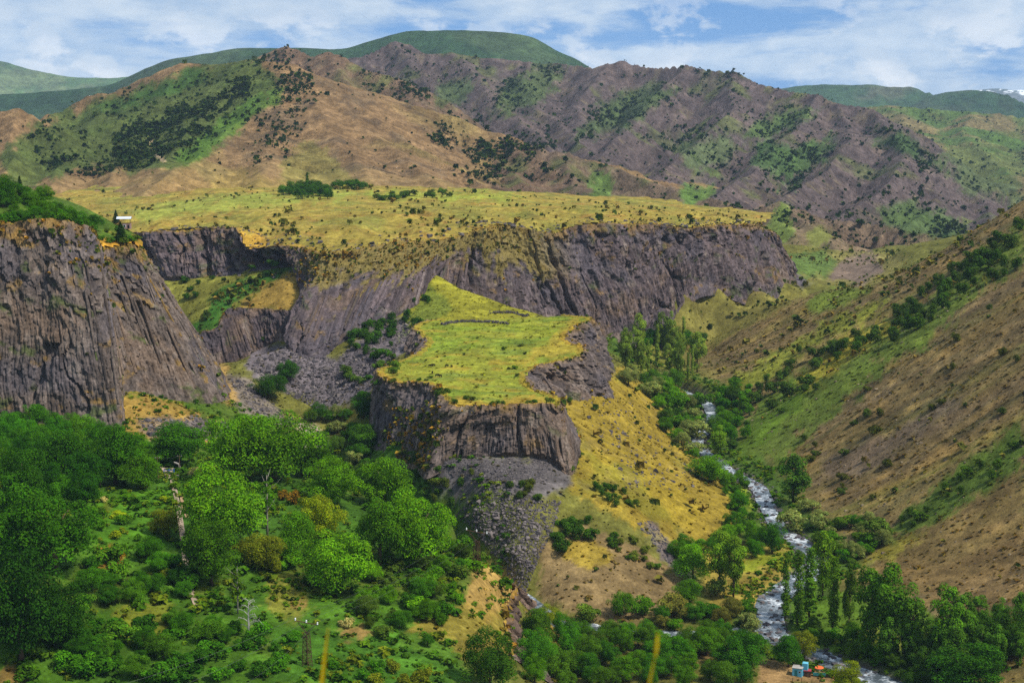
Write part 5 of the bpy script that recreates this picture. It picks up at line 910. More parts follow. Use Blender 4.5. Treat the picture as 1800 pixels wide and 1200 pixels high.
i, r = density_points(Vg, U, V_, dens * cellg * (U > -30) * (U < 1830) * (V_ < 1250), 5200, 5)
P = Vg[i] + np.stack([r.uniform(-1.5, 1.5, len(i)), r.uniform(-1.5, 1.5, len(i)), -.15 + 0 * i], 1); S = np.clip(r.lognormal(.1, .62, len(i)), .35, 4.5)
col = np.array([lin(70, 88, 44), lin(54, 76, 38), lin(92, 98, 56), lin(104, 98, 60)])[r.integers(0, 4, len(i))] * r.uniform(.8, 1.2, (len(i), 1))
scatter('plateau_scrub', P, S, TV, TF, TC, col, MSTUFF, 'small scrub bushes over the plateau rim and bare slopes', 'scrub', 6)
# grass tussocks and weeds that roughen the near slopes
TV2, TF2, TC2 = leaf_template(3, 3, 4, .95, (0, 0, .12), (.3, .3, .08), (.2, .35), up=2.5)
dens = np.where(tid == 1, .5, 0) + (tid == 0) * (Vg[:, 1] < 940) * np.where((Vg[:, 0] < -5) & (Vg[:, 1] < 560), .9, np.where(Vg[:, 0] > 125, 1.6, .8))
i, r = density_points(Vg, U, V_, dens * cellg * (U > -20) * (U < 1820) * (V_ < 1230), 21000, 7); P = Vg[i] + np.stack([r.uniform(-1, 1, len(i)), r.uniform(-1, 1, len(i)), 0 * i], 1); S = np.clip(r.lognormal(-.45, .45, len(i)), .25, 1.9)
dr = dist_poly(P[:, 0], P[:, 1], RIV_D[::5])[0]; ds = dist_poly(P[:, 0], P[:, 1], STR_D[::5])[0]; ok = (dr > 7) & (ds > 4); i, P, S = i[ok], P[ok], S[ok]; P[:, 2] = zat(P[:, 0], P[:, 1]) - .05
base = np.where((tid[i] == 1)[:, None], top_colour(P, 1), ground_colour(P)); col = base * r.uniform(.8, 1.3, (len(i), 1)) * np.array([.92, 1.04, .85])
scatter('grass_tussocks', P, S, TV2, TF2, TC2, col, MSTUFF, 'tussocks of green and dry grass over the slopes', 'grass', 8)
# undergrowth of the gardens and river banks
bm = ((tid == 0) & (Vg[:, 0] < 0) & (Vg[:, 1] < 600)) * (.4 + 1.2 * sstep(-.2, .3, fbm(Vg[:, 0] / 18, Vg[:, 1] / 18, 671, 3))) + (tid == 0) * 1.3 * (dist_poly(Vg[:, 0], Vg[:, 1], RIV_D[::6])[0] < 15) * (Vg[:, 1] < 960)
i, r = density_points(Vg, U, V_, bm * cellg * (U > -20) * (U < 1820) * (V_ < 1230), 8000, 9); P = Vg[i] + np.stack([r.uniform(-1, 1, len(i)), r.uniform(-1, 1, len(i)), -.1 + 0 * i], 1); S = np.clip(r.lognormal(.45, .42, len(i)), .6, 4.2)
dr = dist_poly(P[:, 0], P[:, 1], RIV_D[::5])[0]; ds = dist_poly(P[:, 0], P[:, 1], STR_D[::5])[0]; ok = (dr > 3.9) & (ds > 3.2); i, P, S = i[ok], P[ok], S[ok]
col = np.array([lin(58, 100, 24), lin(46, 84, 22), lin(74, 110, 30), lin(92, 114, 36)])[r.integers(0, 4, len(i))] * r.uniform(.8, 1.15, (len(i), 1))
TV3, TF3, TC3 = leaf_template(5, 7, 17, .45)
scatter('undergrowth', P, S, TV3, TF3, TC3, col, MSTUFF, 'tangled green undergrowth between the trees of bench and banks', 'undergrowth', 10, .75)
# tufts and small shrubs rooted in the cliff ledges
cp = np.concatenate(CLIFF_P); cw = np.clip(np.concatenate(CLIFF_W), 0, None); r = np.random.default_rng(61); i = r.choice(len(cp), 3600, p=cw / cw.sum()); S = np.clip(r.lognormal(-.25, .5, len(i)), .3, 2.4)
col = np.array([lin(74, 90, 40), lin(56, 78, 36), lin(120, 110, 52), lin(132, 108, 56)])[r.integers(0, 4, len(i))] * r.uniform(.8, 1.2, (len(i), 1))
scatter('cliff_tufts', cp[i], S, TV, TF, TC, col, MSTUFF, 'small shrubs and grass tufts on the cliff ledges', 'tufts', 62)
# scree: the 300 largest stones singly, the rest as rubble
def rock_mesh(seed):
    r = random.Random(seed); t = (1 + 5 ** .5) / 2; v = [(-1, t, 0), (1, t, 0), (-1, -t, 0), (1, -t, 0), (0, -1, t), (0, 1, t), (0, -1, -t), (0, 1, -t), (t, 0, -1), (t, 0, 1), (-t, 0, -1), (-t, 0, 1)]
    f = [(0, 11, 5), (0, 5, 1), (0, 1, 7), (0, 7, 10), (0, 10, 11), (1, 5, 9), (5, 11, 4), (11, 10, 2), (10, 7, 6), (7, 1, 8), (3, 9, 4), (3, 4, 2), (3, 2, 6), (3, 6, 8), (3, 8, 9), (4, 9, 5), (2, 4, 11), (6, 2, 10), (8, 6, 7), (9, 8, 1)]
    sx, sy, sz = r.uniform(.8, 1.4), r.uniform(.6, 1.0), r.uniform(.5, .8)
    return np.array([(x * sx * r.uniform(.75, 1.2) / 3.6, y * sy * r.uniform(.75, 1.2) / 3.6, z * sz * r.uniform(.75, 1.2) / 3.6) for x, y, z in v]), np.array(f)
MSTONE = plain_mat('scree_stone', lin(110, 101, 98), .95, .3, 2.0, 0, .25)
def rubble_mat():
    m, nt, b = newmat('scree_rubble'); at = nt.nodes.new('ShaderNodeAttribute'); at.attribute_name = 'Col'; nt.links.new(at.outputs['Color'], b.inputs['Base Color']); return m
MRUB = rubble_mat()
RV = np.array([(-.5, -.35, -.2), (.4, -.45, -.25), (.55, .3, -.2), (-.35, .45, -.25), (-.4, -.3, .28), (.3, -.28, .35), (.36, .26, .2), (-.22, .33, .33)]); RF = np.array([(0, 2, 1), (0, 3, 2), (4, 5, 6), (4, 6, 7), (0, 1, 5), (0, 5, 4), (1, 2, 6), (1, 6, 5), (2, 3, 7), (2, 7, 6), (3, 0, 4), (3, 4, 7)]); RC = np.ones((len(RV), 3))
SCREE = [(868, 838), (935, 872), (985, 880), (975, 925), (945, 985), (925, 1040), (912, 1040), (880, 990), (832, 930), (800, 905)]
BIGS = [(830, 880), (930, 890), (950, 930), (940, 985), (915, 990), (860, 940), (820, 915)]
def in_px(poly, n, seed):
    r = np.random.default_rng(seed); P = np.array(poly, float); out = []
    while len(out) < n:
        u, v = r.uniform(P[:, 0].min(), P[:, 0].max(), 200), r.uniform(P[:, 1].min(), P[:, 1].max(), 200); k = inpoly(u, v, poly)
        out += [hit(a, b) for a, b in zip(u[k], v[k])]
    return np.array(out[:n])
rock_me = [mesh('boulder', *rock_mesh(20 + i), MSTONE) for i in range(8)]
apron = MB()
Pb = in_px(BIGS, 300, 1)
c0 = Pb.mean(0); scree = obj('scree', None, None, tuple(c0), label='fan of grey basalt boulders below the mesa front', cat='scree', kind='structure')
for k, p in enumerate(Pb):
    s = random.lognormvariate(-.25, .4) if k > 10 else random.uniform(1.6, 2.4); o = obj('boulder', rock_me[k % 8], scree, tuple(p - c0 + [0, 0, .12 * s]), random.uniform(0, 6), s); o.rotation_euler[0] = random.uniform(-.4, .4)
def rubble(polys, counts, sizes, label, seed, cols, parent=None, off=None):
    P = np.concatenate([in_px(pl, n, seed + k) for k, (pl, n) in enumerate(zip(polys, counts))]); r = np.random.default_rng(seed); S = np.clip(r.lognormal(math.log(sizes * .8), .6, len(P)), sizes * .3, sizes * 4)
    col = np.array(cols)[r.integers(0, len(cols), len(P))] * r.uniform(.7, 1.25, (len(P), 1))
    if off is not None: P = P - off
    return scatter('rubble', P, S, RV, RF, RC, col, MRUB, label if parent is None else None, 'rubble' if parent is None else None, seed, 1.0, .5, parent)
GR = [lin(88, 82, 83), lin(72, 68, 70), lin(108, 100, 96)]
rubble([SCREE, [(770, 805), (1000, 805), (960, 850), (870, 850), (790, 835)]], [6200, 2200], .4, None, 31, GR, scree, c0)
rubble([[(500, 690), (430, 640), (505, 612), (590, 632), (640, 596), (715, 552), (725, 580), (680, 640), (640, 690), (560, 722)]], [4200], .85, 'field of grey basalt rubble between the far cliff and the mesa', 35, GR)
rubble([[(300, 740), (345, 730), (400, 745), (480, 740), (420, 770), (330, 775)], [(400, 665), (440, 670), (520, 745), (470, 755)], [(240, 735), (300, 735), (330, 775), (260, 765)]], [700, 600, 350], .8, 'grey rubble slope below the foot of the tall cliff', 38, GR)
# broken rock along the plateau rim and stones in the river
q = np.array(path_top(ST_FAR, 400)); r = np.random.default_rng(51); k = r.integers(20, 380, 700); Pq = q[k] + r.normal(size=(700, 3)) * [7, 7, 0] + [0, 6, 0]; Pq[:, 2] = zat(Pq[:, 0], Pq[:, 1]) + .1
scatter('rim_rocks', Pq, np.clip(r.lognormal(.3, .5, 700), .6, 4), RV, RF, RC, np.array(GR)[r.integers(0, 3, 700)] * r.uniform(.6, 1.1, (700, 1)), MRUB, 'broken dark rocks along the rim of the plateau', 'rocks', 52, .8, .4)
k = r.integers(12, 150, 900); d_ = np.gradient(RIV_D[:, :2], axis=0)[k]; d_ /= np.linalg.norm(d_, axis=1)[:, None]; sd = r.choice([-1, 1], 900) * np.abs(r.normal(3.3, 1.0, 900)); sd[:120] = r.uniform(-2.5, 2.5, 120); Pq = RIV_D[k] + np.stack([-d_[:, 1] * sd + r.normal(size=900), d_[:, 0] * sd + r.normal(size=900), 0 * sd], 1); Pq[:, 2] = np.maximum(zat(Pq[:, 0], Pq[:, 1]), RIV_D[k, 2] - .15)
scatter('river_stones', Pq, np.clip(r.lognormal(-.15, .5, 900), .35, 2.6), RV, RF, RC, np.array(GR)[r.integers(0, 3, 900)] * r.uniform(.7, 1.3, (900, 1)), MRUB, 'grey boulders and stones along the river edges', 'stones', 53, .7, .3)
st_ = np.random.default_rng(58); hsel = np.nonzero((Vg[:, 0] > 118) & (Vg[:, 1] < 930) & (V_ < 1150) & (V_ > 350) & (U < 1820) & (tid == 0))[0]; hw_ = cellg[hsel]; k = st_.choice(hsel, 2600, p=hw_ / hw_.sum()); Pq = Vg[k] + st_.normal(size=(2600, 3)) * [1, 1, 0]; Pq[:, 2] = zat(Pq[:, 0], Pq[:, 1])
scatter('slope_stones', Pq, np.clip(st_.lognormal(-.75, .5, 2600), .2, 1.8), RV, RF, RC, np.array([lin(112, 98, 80), lin(92, 80, 68), lin(128, 114, 92)])[st_.integers(0, 3, 2600)] * st_.uniform(.7, 1.2, (2600, 1)), MRUB, 'small brown stones littering the bare right hillside', 'stones', 59, .7, .3)
rubble([[(1120, 920), (1145, 915), (1205, 990), (1225, 1020), (1195, 1015)], [(1010, 690), (1100, 690), (1260, 860), (1100, 860)]], [350, 420], .7, 'small grey stones strewn down the yellow slope', 41, GR)
print('stuff', round(time.time() - T0, 1))
# ------------------------------------------------------------------ built things and animals
M_RUST = plain_mat('rusty_steel', lin(92, 66, 52), .7, .35, 6.0, .3); M_INS = plain_mat('white_porcelain', lin(214, 216, 214), .3, .05)
M_WOOD = plain_mat('weathered_wood', lin(96, 80, 62), .9, .3, 5.0); M_WIRE = plain_mat('cable', lin(84, 86, 84), .6, .1, 2, .3)
M_TRACK = ground_mat('dirt_track', (1.5, .4), .7, 2.0, .7, 1.3, .1); M_BLUE = plain_mat('blue_paint', lin(52, 98, 178), .5, .2, 3.0); M_CYAN = plain_mat('pale_blue_paint', lin(104, 178, 200), .6, .22, 1.2)
M_RED = plain_mat('faded_red_paint', lin(150, 62, 66), .7, .25, 3.0); M_ROOFW = plain_mat('pale_metal_roof', lin(206, 214, 224), .45, .12, 2.0, .2); M_PINK = plain_mat('pink_tuff_stone', lin(150, 122, 116), .9, .3, 4.0)
M_DARK = plain_mat('dark_opening', lin(34, 34, 38), .6, .2); M_CONC = plain_mat('concrete', lin(158, 152, 144), .9, .2, 1.0); M_YEL = plain_mat('yellow_machine_paint', lin(206, 152, 42), .5, .2, 2.0); M_BLACK = plain_mat('black_hide', lin(26, 22, 20), .8, .3, 4.0)
M_ORANGE = plain_mat('orange_tarpaulin', lin(214, 104, 58), .7, .15, 2.0); M_TEAL = plain_mat('teal_paint', lin(58, 124, 122), .6, .25, 3.0); M_BLADE = plain_mat('dry_grass_blade', lin(186, 160, 30), .8, .15, 3.0)

def pylon(u, v, hpx, label, rz=0.0):
    p = hit(u, v); h = hpx * p[1] / F; root = obj('lattice_pylon', None, None, tuple(p), rz, label=label, cat='pylon', group='pylons of the power line'); wb, wt, hb = h * .16, h * .10, h * .74
    C4 = [(-1, -1), (1, -1), (1, 1), (-1, 1)]
    for a, b in C4: MB().bar((a * wb / 2, b * wb / 2, -.3), (a * wt / 2, b * wt / 2, hb), .13).build('leg', M_RUST, root)
    n = 7
    for i in range(4):
        (a, b), (c, d) = C4[i], C4[(i + 1) % 4]; m = MB()
        for k in range(n):
            f0, f1 = k / n, (k + 1) / n; w0, w1 = (wb + (wt - wb) * f0) / 2, (wb + (wt - wb) * f1) / 2
            m.bar((a * w0, b * w0, hb * f0), (c * w1, d * w1, hb * f1), .06); m.bar((c * w0, d * w0, hb * f0), (a * w1, b * w1, hb * f1), .06); m.bar((a * w1, b * w1, hb * f1), (c * w1, d * w1, hb * f1), .06)
        m.build('bracing', M_RUST, root)
    m = MB(); arm = h * .29
    for s in (-1, 1):
        m.bar((0, s * .12, hb), (-arm * .75, s * .12, h * .93), .09); m.bar((0, s * .12, hb), (arm * .75, s * .12, h * .93), .09); m.bar((-arm, s * .12, h * .96), (arm, s * .12, h * .96), .11); m.bar((-wt / 2, s * .12, hb), (wt / 2, s * .12, hb), .08)
    for k in range(7):
        x0, x1 = -arm + 2 * arm * k / 7, -arm + 2 * arm * (k + 1) / 7; m.bar((x0, -.12, h * .96), (x1, .12, h * .96), .05)
    m.build('crossarm', M_RUST, root); tips = []
    for x in (-arm, 0, arm):
        i = MB().tube([(x, 0, h * .96), (x, 0, h * .975), (x, 0, h * .99), (x, 0, h * 1.005), (x, 0, h * 1.02)], [.12, .2, .12, .2, .10], 8).build('insulator', M_INS, root); q = Matrix.Rotation(rz, 3, 'Z') @ Vector((x, 0, h * 1.02)); tips.append(Vector(p) + q)
    return tips
t1 = pylon(540, 1170, 86, 'rusty lattice pylon standing in the green field at the bottom', -.5)
t2 = pylon(838, 1005, 78, 'rusty lattice pylon at the edge of the grey scree', -.6)
def wire(A, B, sag, label):
    P = [A.lerp(B, t / 24) - Vector((0, 0, sag * 4 * (t / 24) * (1 - t / 24))) for t in range(25)]
    MB().tube(P, .02, 4).build('power_line', M_WIRE, label=label, cat='cable', group='wires of the power line')
for a, b, nm in zip(t1, t2, ('upper', 'middle', 'lower')): wire(a, b, 2.2, f'{nm} thin wire strung between the two lattice pylons')
for k, (a, nm) in enumerate(zip(t1, ('left', 'centre', 'right'))): wire(a, Vector(W(60 + 150 * k, 1240, 262)) + Vector((0, 0, 0)), 2.0, f'thin wire falling left from the {nm} insulator of the near pylon')
def pole(u, v, hpx, label):
    p = hit(u, v); h = hpx * p[1] / F; r = obj('utility_pole', None, None, tuple(p), random.uniform(-.3, .3), label=label, cat='pole', group='wooden utility poles')
    MB().tube([(0, 0, -.3), (0, 0, h * .5), (0, 0, h)], [.16, .13, .10], 8).build('shaft', M_WOOD, r); MB().box((0, 0, h * .93), (1.5, .12, .12)).build('crossarm', M_WOOD, r)
    for x in (-.65, .65): MB().tube([(x, 0, h * .94), (x, 0, h * .97)], [.06, .05], 6).build('insulator', M_INS, r)
    return Vector(p) + Vector((0, 0, h * .95))
pp = [pole(67, 884, 56, 'leftmost wooden utility pole before the dark trees'), pole(130, 862, 38, 'short wooden pole second from the left edge'), pole(177, 856, 60, 'tall wooden pole in front of the dark rock'), pole(278, 842, 42, 'wooden pole on the left side of the blue gate'), pole(316, 830, 32, 'wooden pole on the right side of the blue gate')]
for a, b, w in zip(pp[:-1], pp[1:], ('first and second', 'second and third', 'third and fourth', 'fourth and fifth')): wire(a, b, .5, f'thin wire between the {w} wooden poles from the left')
pole(997, 1112, 26, 'dark thin pole beside the side stream'); pole(1121, 1140, 36, 'dark pole among trees at the bottom of the gorge'); pole(1161, 1172, 30, 'leaning dark pole by the blue railing')

def drape(name, uv, width, mat, col, label, cat, lift=.22, n=80, A=None, kind='structure', parent=None, wob=.2):
    P = np.array([hit(u, v) for u, v in uv]); P = catmull(P[:, :2], n); d = np.gradient(P, axis=0); d /= np.linalg.norm(d, axis=1)[:, None]; nn = np.stack([-d[:, 1], d[:, 0]], 1); s = np.arange(n)
    a = np.linspace(-1, 1, 9); w = width / 2 * (1 + wob * fbm(s / 6, s * 0, 5, 3)); XY = P[:, None] + nn[:, None] * (a[None, :, None] * w[:, None, None]); z = zat(XY[..., 0], XY[..., 1]) + lift
    V = np.concatenate([XY, z[..., None]], -1).reshape(-1, 3); return obj(name, mesh(name, V, gridfaces(n, 9), mat, np.tile(col, (len(V), 1)), True), parent, label=label, cat=cat, kind=kind)
drape('dirt_track', [(301, 832), (304, 850), (311, 880), (317, 915), (322, 950), (326, 985), (331, 1020), (338, 1045), (345, 1064)], 1.5, M_TRACK, lin(150, 132, 112), 'pale rutted track running down from the blue gate', 'track')
drape('footpath', [(318, 868), (322, 890), (329, 910)], .9, M_TRACK, lin(158, 128, 96), 'short pale path right beside the rutted track', 'path'); drape('gate_yard', [(290, 822), (300, 830), (304, 842)], 4.5, M_TRACK, lin(168, 148, 128), 'small pale earth yard at the blue gate', 'yard', .26)
drape('road', [(520, 742), (536, 750), (550, 760), (557, 770), (553, 781), (543, 790)], 7.0, M_TRACK, lin(168, 156, 142), 'pale gravel road bending below the rubble slope', 'road', .28)
rp = [hit(u, v) for u, v in ((528, 744), (543, 749), (556, 757), (563, 768), (560, 780))]; m = MB(); m.tube([Vector(q) + Vector((0, 0, .55)) for q in catmull(np.array(rp), 14)], .16, 6); rl = obj('guard_rail', None, None, tuple(rp[2]), label='white guard rail round the bend of the pale road', cat='guard rail')
MB().tube([Vector(q - rp[2]) + Vector((0, 0, .6)) for q in catmull(np.array(rp), 14)], .17, 6).build('rail', M_CONC, rl)
for q in catmull(np.array(rp), 9): MB().box((*(q - rp[2])[:2], (q - rp[2])[2] + .25), (.2, .2, .8)).build('post', M_CONC, rl)
def excavator():
    p = hit(541, 776); r = obj('excavator', None, None, tuple(p + [0, 0, .12]), .6, 1.0, label='yellow excavator parked on the bend of the pale road', cat='excavator')
    for s in (-1, 1):
        t = MB(); t.tube([(-1.3, s * .85 - .22, .38), (-1.3, s * .85 + .22, .38)], .36, 10); t.tube([(1.3, s * .85 - .22, .38), (1.3, s * .85 + .22, .38)], .36, 10); t.box((0, s * .85, .38), (2.6, .42, .7)); t.build('track', M_DARK, r)
    MB().box((-.2, 0, 1.25), (2.5, 1.9, .9)).build('body', M_YEL, r); c = MB().box((.45, .5, 1.95), (1.0, .85, 1.3)).build('cab', M_YEL, r); MB().box((.96, .5, 2.1), (.04, .7, .7)).build('window', M_DARK, c)
    MB().box((-1.15, 0, 1.5), (.7, 1.9, .7)).build('counterweight', M_DARK, r); MB().tube([(.8, -.3, 1.5), (2.0, -.3, 3.2), (3.2, -.3, 3.0)], [.22, .2, .16], 6).build('boom', M_YEL, r); MB().tube([(3.2, -.3, 3.0), (3.9, -.3, 1.2)], [.17, .12], 6).build('stick', M_YEL, r)
    b = MB(); b.add([(3.6, -.8, 1.2), (3.6, .2, 1.2), (4.3, .2, 1.0), (4.3, -.8, 1.0), (3.5, -.8, .4), (3.5, .2, .4), (3.9, .2, .2), (3.9, -.8, .2)], [(0, 1, 2, 3), (4, 7, 6, 5), (0, 4, 5, 1), (2, 6, 7, 3), (1, 5, 6, 2), (0, 3, 7, 4)]); b.build('bucket', M_DARK, r)
excavator()
def gate():
    p = hit(297, 835); r = obj('blue_gate', None, None, tuple(p), .05, label='small blue metal gate at the end of the rutted track', cat='gate')
    for x in (-1.5, .1, 1.6): MB().box((x, 0, 1.0), (.2, .2, 2.1)).build('post', M_BLUE, r)
    for x0, x1 in ((-1.4, 0), (.2, 1.5)):
        leaf = MB().bar((x0, 0, .35), (x1, 0, .35), .08).bar((x0, 0, 1.7), (x1, 0, 1.7), .08).build('leaf_frame', M_BLUE, r)
        for k in range(4): MB().bar((x0 + (x1 - x0) * (k + .5) / 4, 0, .35), (x0 + (x1 - x0) * (k + .5) / 4, 0, 1.7), .05).build('bar', M_CONC, leaf)
gate()
p = hit(314, 826); MB().tube([Vector(p) + Vector(q) for q in ((.3, 0, -.2), (.3, 0, 1.2), (.1, 0, 2.0), (-.8, 0, 2.4), (-1.4, 0, 2.6))], [.3, .3, .28, .26, .24], 8).build('bent_pipe', M_CONC, label='grey bent pipe sticking up right of the blue gate', cat='pipe')
def hut():
    p = hit(219, 401); r = obj('stone_hut', None, None, tuple(p), .12, label='small stone hut with white roof on the cliff top', cat='hut')
    MB().box((1.0, 0, .9), (3.6, 3.0, 2.4)).build('wall', M_PINK, r)
    w = MB().box((.25, -1.52, 1.1), (.9, .08, 1.2)).build('window', M_ROOFW, r); MB().box((.25, -1.57, 1.1), (.62, .06, .95)).build('pane', M_DARK, w); MB().box((1.9, -1.52, .7), (.8, .08, 1.7)).build('door', M_DARK, r)
    for x, y in ((-2.4, -1.4), (2.6, -1.4), (-2.4, 1.4), (2.6, 1.4)): MB().box((x, y, 2.0), (.16, .16, 4.6)).build('post', M_WOOD, r)
    MB().box((.1, 0, 2.2), (5.2, 3.1, .16)).build('deck', M_WOOD, r)
    b = MB(); b.add([(-3.2, -2.1, 4.15), (3.2, -2.1, 4.15), (3.2, 0, 5.0), (-3.2, 0, 5.0), (-3.2, 2.1, 4.15), (3.2, 2.1, 4.15), (-3.2, -2.1, 4.25), (3.2, -2.1, 4.25), (3.2, 0, 5.1), (-3.2, 0, 5.1), (-3.2, 2.1, 4.25), (3.2, 2.1, 4.25)], [(3, 2, 1, 0), (5, 2, 3, 4), (6, 7, 8, 9), (9, 8, 11, 10), (0, 1, 7, 6), (4, 10, 11, 5), (1, 2, 8, 7), (2, 5, 11, 8), (0, 6, 9, 3), (3, 9, 10, 4)]); b.build('roof', M_ROOFW, r)
hut()
def hive():
    p = hit(282, 1003); r = obj('red_hive_box', None, None, tuple(p), .4, label='small red box with a lid among the garden bushes', cat='box')
    MB().box((0, 0, 1.2), (1.3, 1.0, .9)).build('case', M_RED, r); MB().box((0, 0, 1.72), (1.6, 1.3, .12)).build('lid', M_RED, r)
    for a, b in ((-.5, -.4), (.5, -.4), (.5, .4), (-.5, .4)): MB().box((a, b, .35), (.1, .1, .9)).build('leg', M_WOOD, r)
hive()
def river_yard():
    p = hit(1402, 1186); r = obj('blue_hut', None, None, tuple(p), -.35, label='pale blue flat roofed hut beside the river at the bottom', cat='hut')
    MB().box((0, 0, 1.15), (2.7, 2.6, 2.5)).build('wall', M_CYAN, r); MB().box((.05, 0, 2.47), (3.0, 2.9, .14)).build('roof', M_CONC, r); MB().box((-.3, -1.32, .95), (.8, .07, 1.9)).build('door', M_TEAL, r); MB().box((1.9, 1.2, 1.7), (1.5, 1.6, 3.6)).build('annex', M_CYAN, r)
    w = MB().box((.75, -1.32, 1.5), (.6, .07, .6)).build('window', M_ROOFW, r); MB().box((.75, -1.37, 1.5), (.42, .05, .42)).build('pane', M_DARK, w)
    p = hit(1419, 1187); r = obj('rusty_shed', None, None, tuple(p), -.2, label='rusty low shed right beside the pale blue hut', cat='shed'); MB().box((0, 0, .8), (1.9, 1.7, 1.7)).build('wall', M_RUST, r); MB().box((0, 0, 1.7), (2.2, 2.0, .12)).build('roof', M_RED, r); MB().box((.2, -.87, .7), (.7, .06, 1.4)).build('door', M_WOOD, r)
    p = hit(1439, 1176); m = MB(); m.tube([(0, 0, .3), (0, 0, .52), (0, 0, .6)], [1.35, 1.3, .5], 14); t = obj('orange_pool', None, None, tuple(p + [0, 0, .2]), label='round orange covered tub in the yard by the blue hut', cat='tub'); MB().tube([(0, 0, -.2), (0, 0, .45)], [1.3, 1.35], 14).build('basin', M_CONC, t); MB().tube([(0, 0, .45), (0, 0, .52), (0, 0, .62)], [1.42, 1.3, .3], 14).build('cover', M_ORANGE, t)
    p = hit(1440, 1188); t = obj('teal_trough', None, None, tuple(p), -.12, label='long teal trough below the orange tub', cat='trough'); MB().box((0, 0, .35), (3.4, .9, .12)).build('bottom', M_TEAL, t)
    for y in (-.42, .42): MB().box((0, y, .62), (3.4, .09, .6)).build('side', M_TEAL, t)
    for x in (-1.66, 1.66): MB().box((x, 0, .62), (.09, .75, .6)).build('end', M_TEAL, t)
    for k, (u, v, w) in enumerate(((1393, 1199, 'left'), (1409, 1200, 'second'), (1427, 1201, 'third'), (1440, 1202, 'right'))): 
        p = hit(u, v); MB().tube([Vector(p) + Vector((0, 0, -.3)), Vector(p) + Vector((0, 0, .7)), Vector(p) + Vector((.03, 0, 1.5))], [.09, .08, .07], 6).build('fence_post', M_WOOD, label=f'{w} dark fence post below the pale blue hut', cat='post', group='fence posts below the blue hut')
    f = obj('blue_railing', None, None, tuple(hit(1180, 1150)), -.1, label='low blue railing half hidden among the bottom trees', cat='railing')
    for k in range(6): MB().box((-3 + k * 1.2, 0, .5), (.1, .1, 1.1)).build('post', M_BLUE, f)
    MB().box((0, 0, .98), (6.4, .08, .08)).build('rail', M_BLUE, f)
river_yard()
def dead_tree():
    p = hit(437, 1122); h = 74 * p[1] / F; r = random.Random(4); m = MB(); tp = Vector((.3, 0, h)); root = obj('dead_tree', None, None, tuple(p), label='bare white dead tree left of the near pylon', cat='tree')
    MB().tube([(0, 0, -.2), (.1, 0, h * .35), (.05, .1, h * .7), tp], [.3, .24, .15, .04], 7).build('trunk', M_PALE2, root)
    for k in range(13):
        z = h * (.25 + .06 * k); a = r.uniform(-.9, .9) + (0 if k % 3 else math.pi); l = h * r.uniform(.22, .5) * (1 - k / 22); b = Vector((.08, 0, z)); d = Vector((math.cos(a), math.sin(a) * .7, 0))
        bm = MB(); bm.tube([b, b + d * l * .35 + Vector((0, 0, l * .3)), b + d * l * .75 + Vector((0, 0, l * .42)), b + d * l + Vector((0, 0, l * .2))], [.11, .08, .05, .02], 5)
        for q in range(4):
            c = b + d * l * (.3 + .17 * q) + Vector((0, 0, l * .35)); e = Vector((r.uniform(-.6, .6), r.uniform(-.6, .6), r.uniform(.2, .8))) * l * .32; bm.tube([c, c + e], [.04, .012], 4)
        bm.build('branch', M_PALE2, root)
M_PALE2 = plain_mat('bleached_wood', lin(158, 154, 142), .9, .15, 4.0)
dead_tree()
for u, v, h, lb in ((346, 838, 28, 'white blossoming bush right of the blue gate'), (608, 1102, 26, 'white blossoming bush in front of the lone round tree'), (183, 882, 14, 'small white blossoming bush at the back of the meadow')): plant('bush', u, v, h, 1.0, lin(168, 172, 146), lb)
for u, v, h, lb in ((190, 985, 32, 'rust coloured dry bush on the left'), (207, 985, 34, 'taller rust coloured dry bush beside the garden'), (517, 885, 36, 'rust orange dry bush behind the yellowish tree'), (497, 878, 28, 'brownish dry bush left of the rust orange one')): plant('bush', u, v, h, .7, RUST, lb)
def cow(u, v, rz, label):
    p = hit(u, v); m = MB()
    m.tube([(-.82, 0, 1.0), (-.7, 0, .98), (-.2, 0, .95), (.35, 0, .97), (.7, 0, 1.05), (.95, 0, 1.0), (1.15, 0, .7), (1.3, 0, .42), (1.42, 0, .25)], [.12, .29, .36, .34, .30, .2, .14, .13, .08], 8)
    for x in (-.62, .52):
        for y in (-.17, .17): m.tube([(x, y, .85), (x + .03, y, .5), (x - .02, y, .42), (x, y, 0)], [.15, .09, .07, .06], 6)
    m.tube([(-.82, 0, 1.05), (-.95, 0, .85), (-.97, 0, .45)], [.05, .03, .04], 5)
    for y in (-1, 1): m.tube([(1.2, y * .1, .62), (1.16, y * .25, .68)], [.05, .02], 5)
    o = obj('cow', mesh('cow', m.v, m.f, M_BLACK, None, True), None, tuple(p), rz, .9, label, 'cow', 'cattle grazing on the mesa')
for a in ((756, 645, .1, 'black cow at the left end of the upper grazing row'), (762, 644, 3.0, 'black cow touching the leftmost one of the upper row'), (785, 645, .6, 'black cow alone in the middle of the upper row'), (794, 646, 2.0, 'black cow at the right end of the upper grazing row'), (760, 657, 1.4, 'black cow standing between the upper and lower rows'), (768, 662, .3, 'left black cow of the lowest pair'), (774, 663, 2.6, 'right black cow of the lowest pair')): cow(*a)
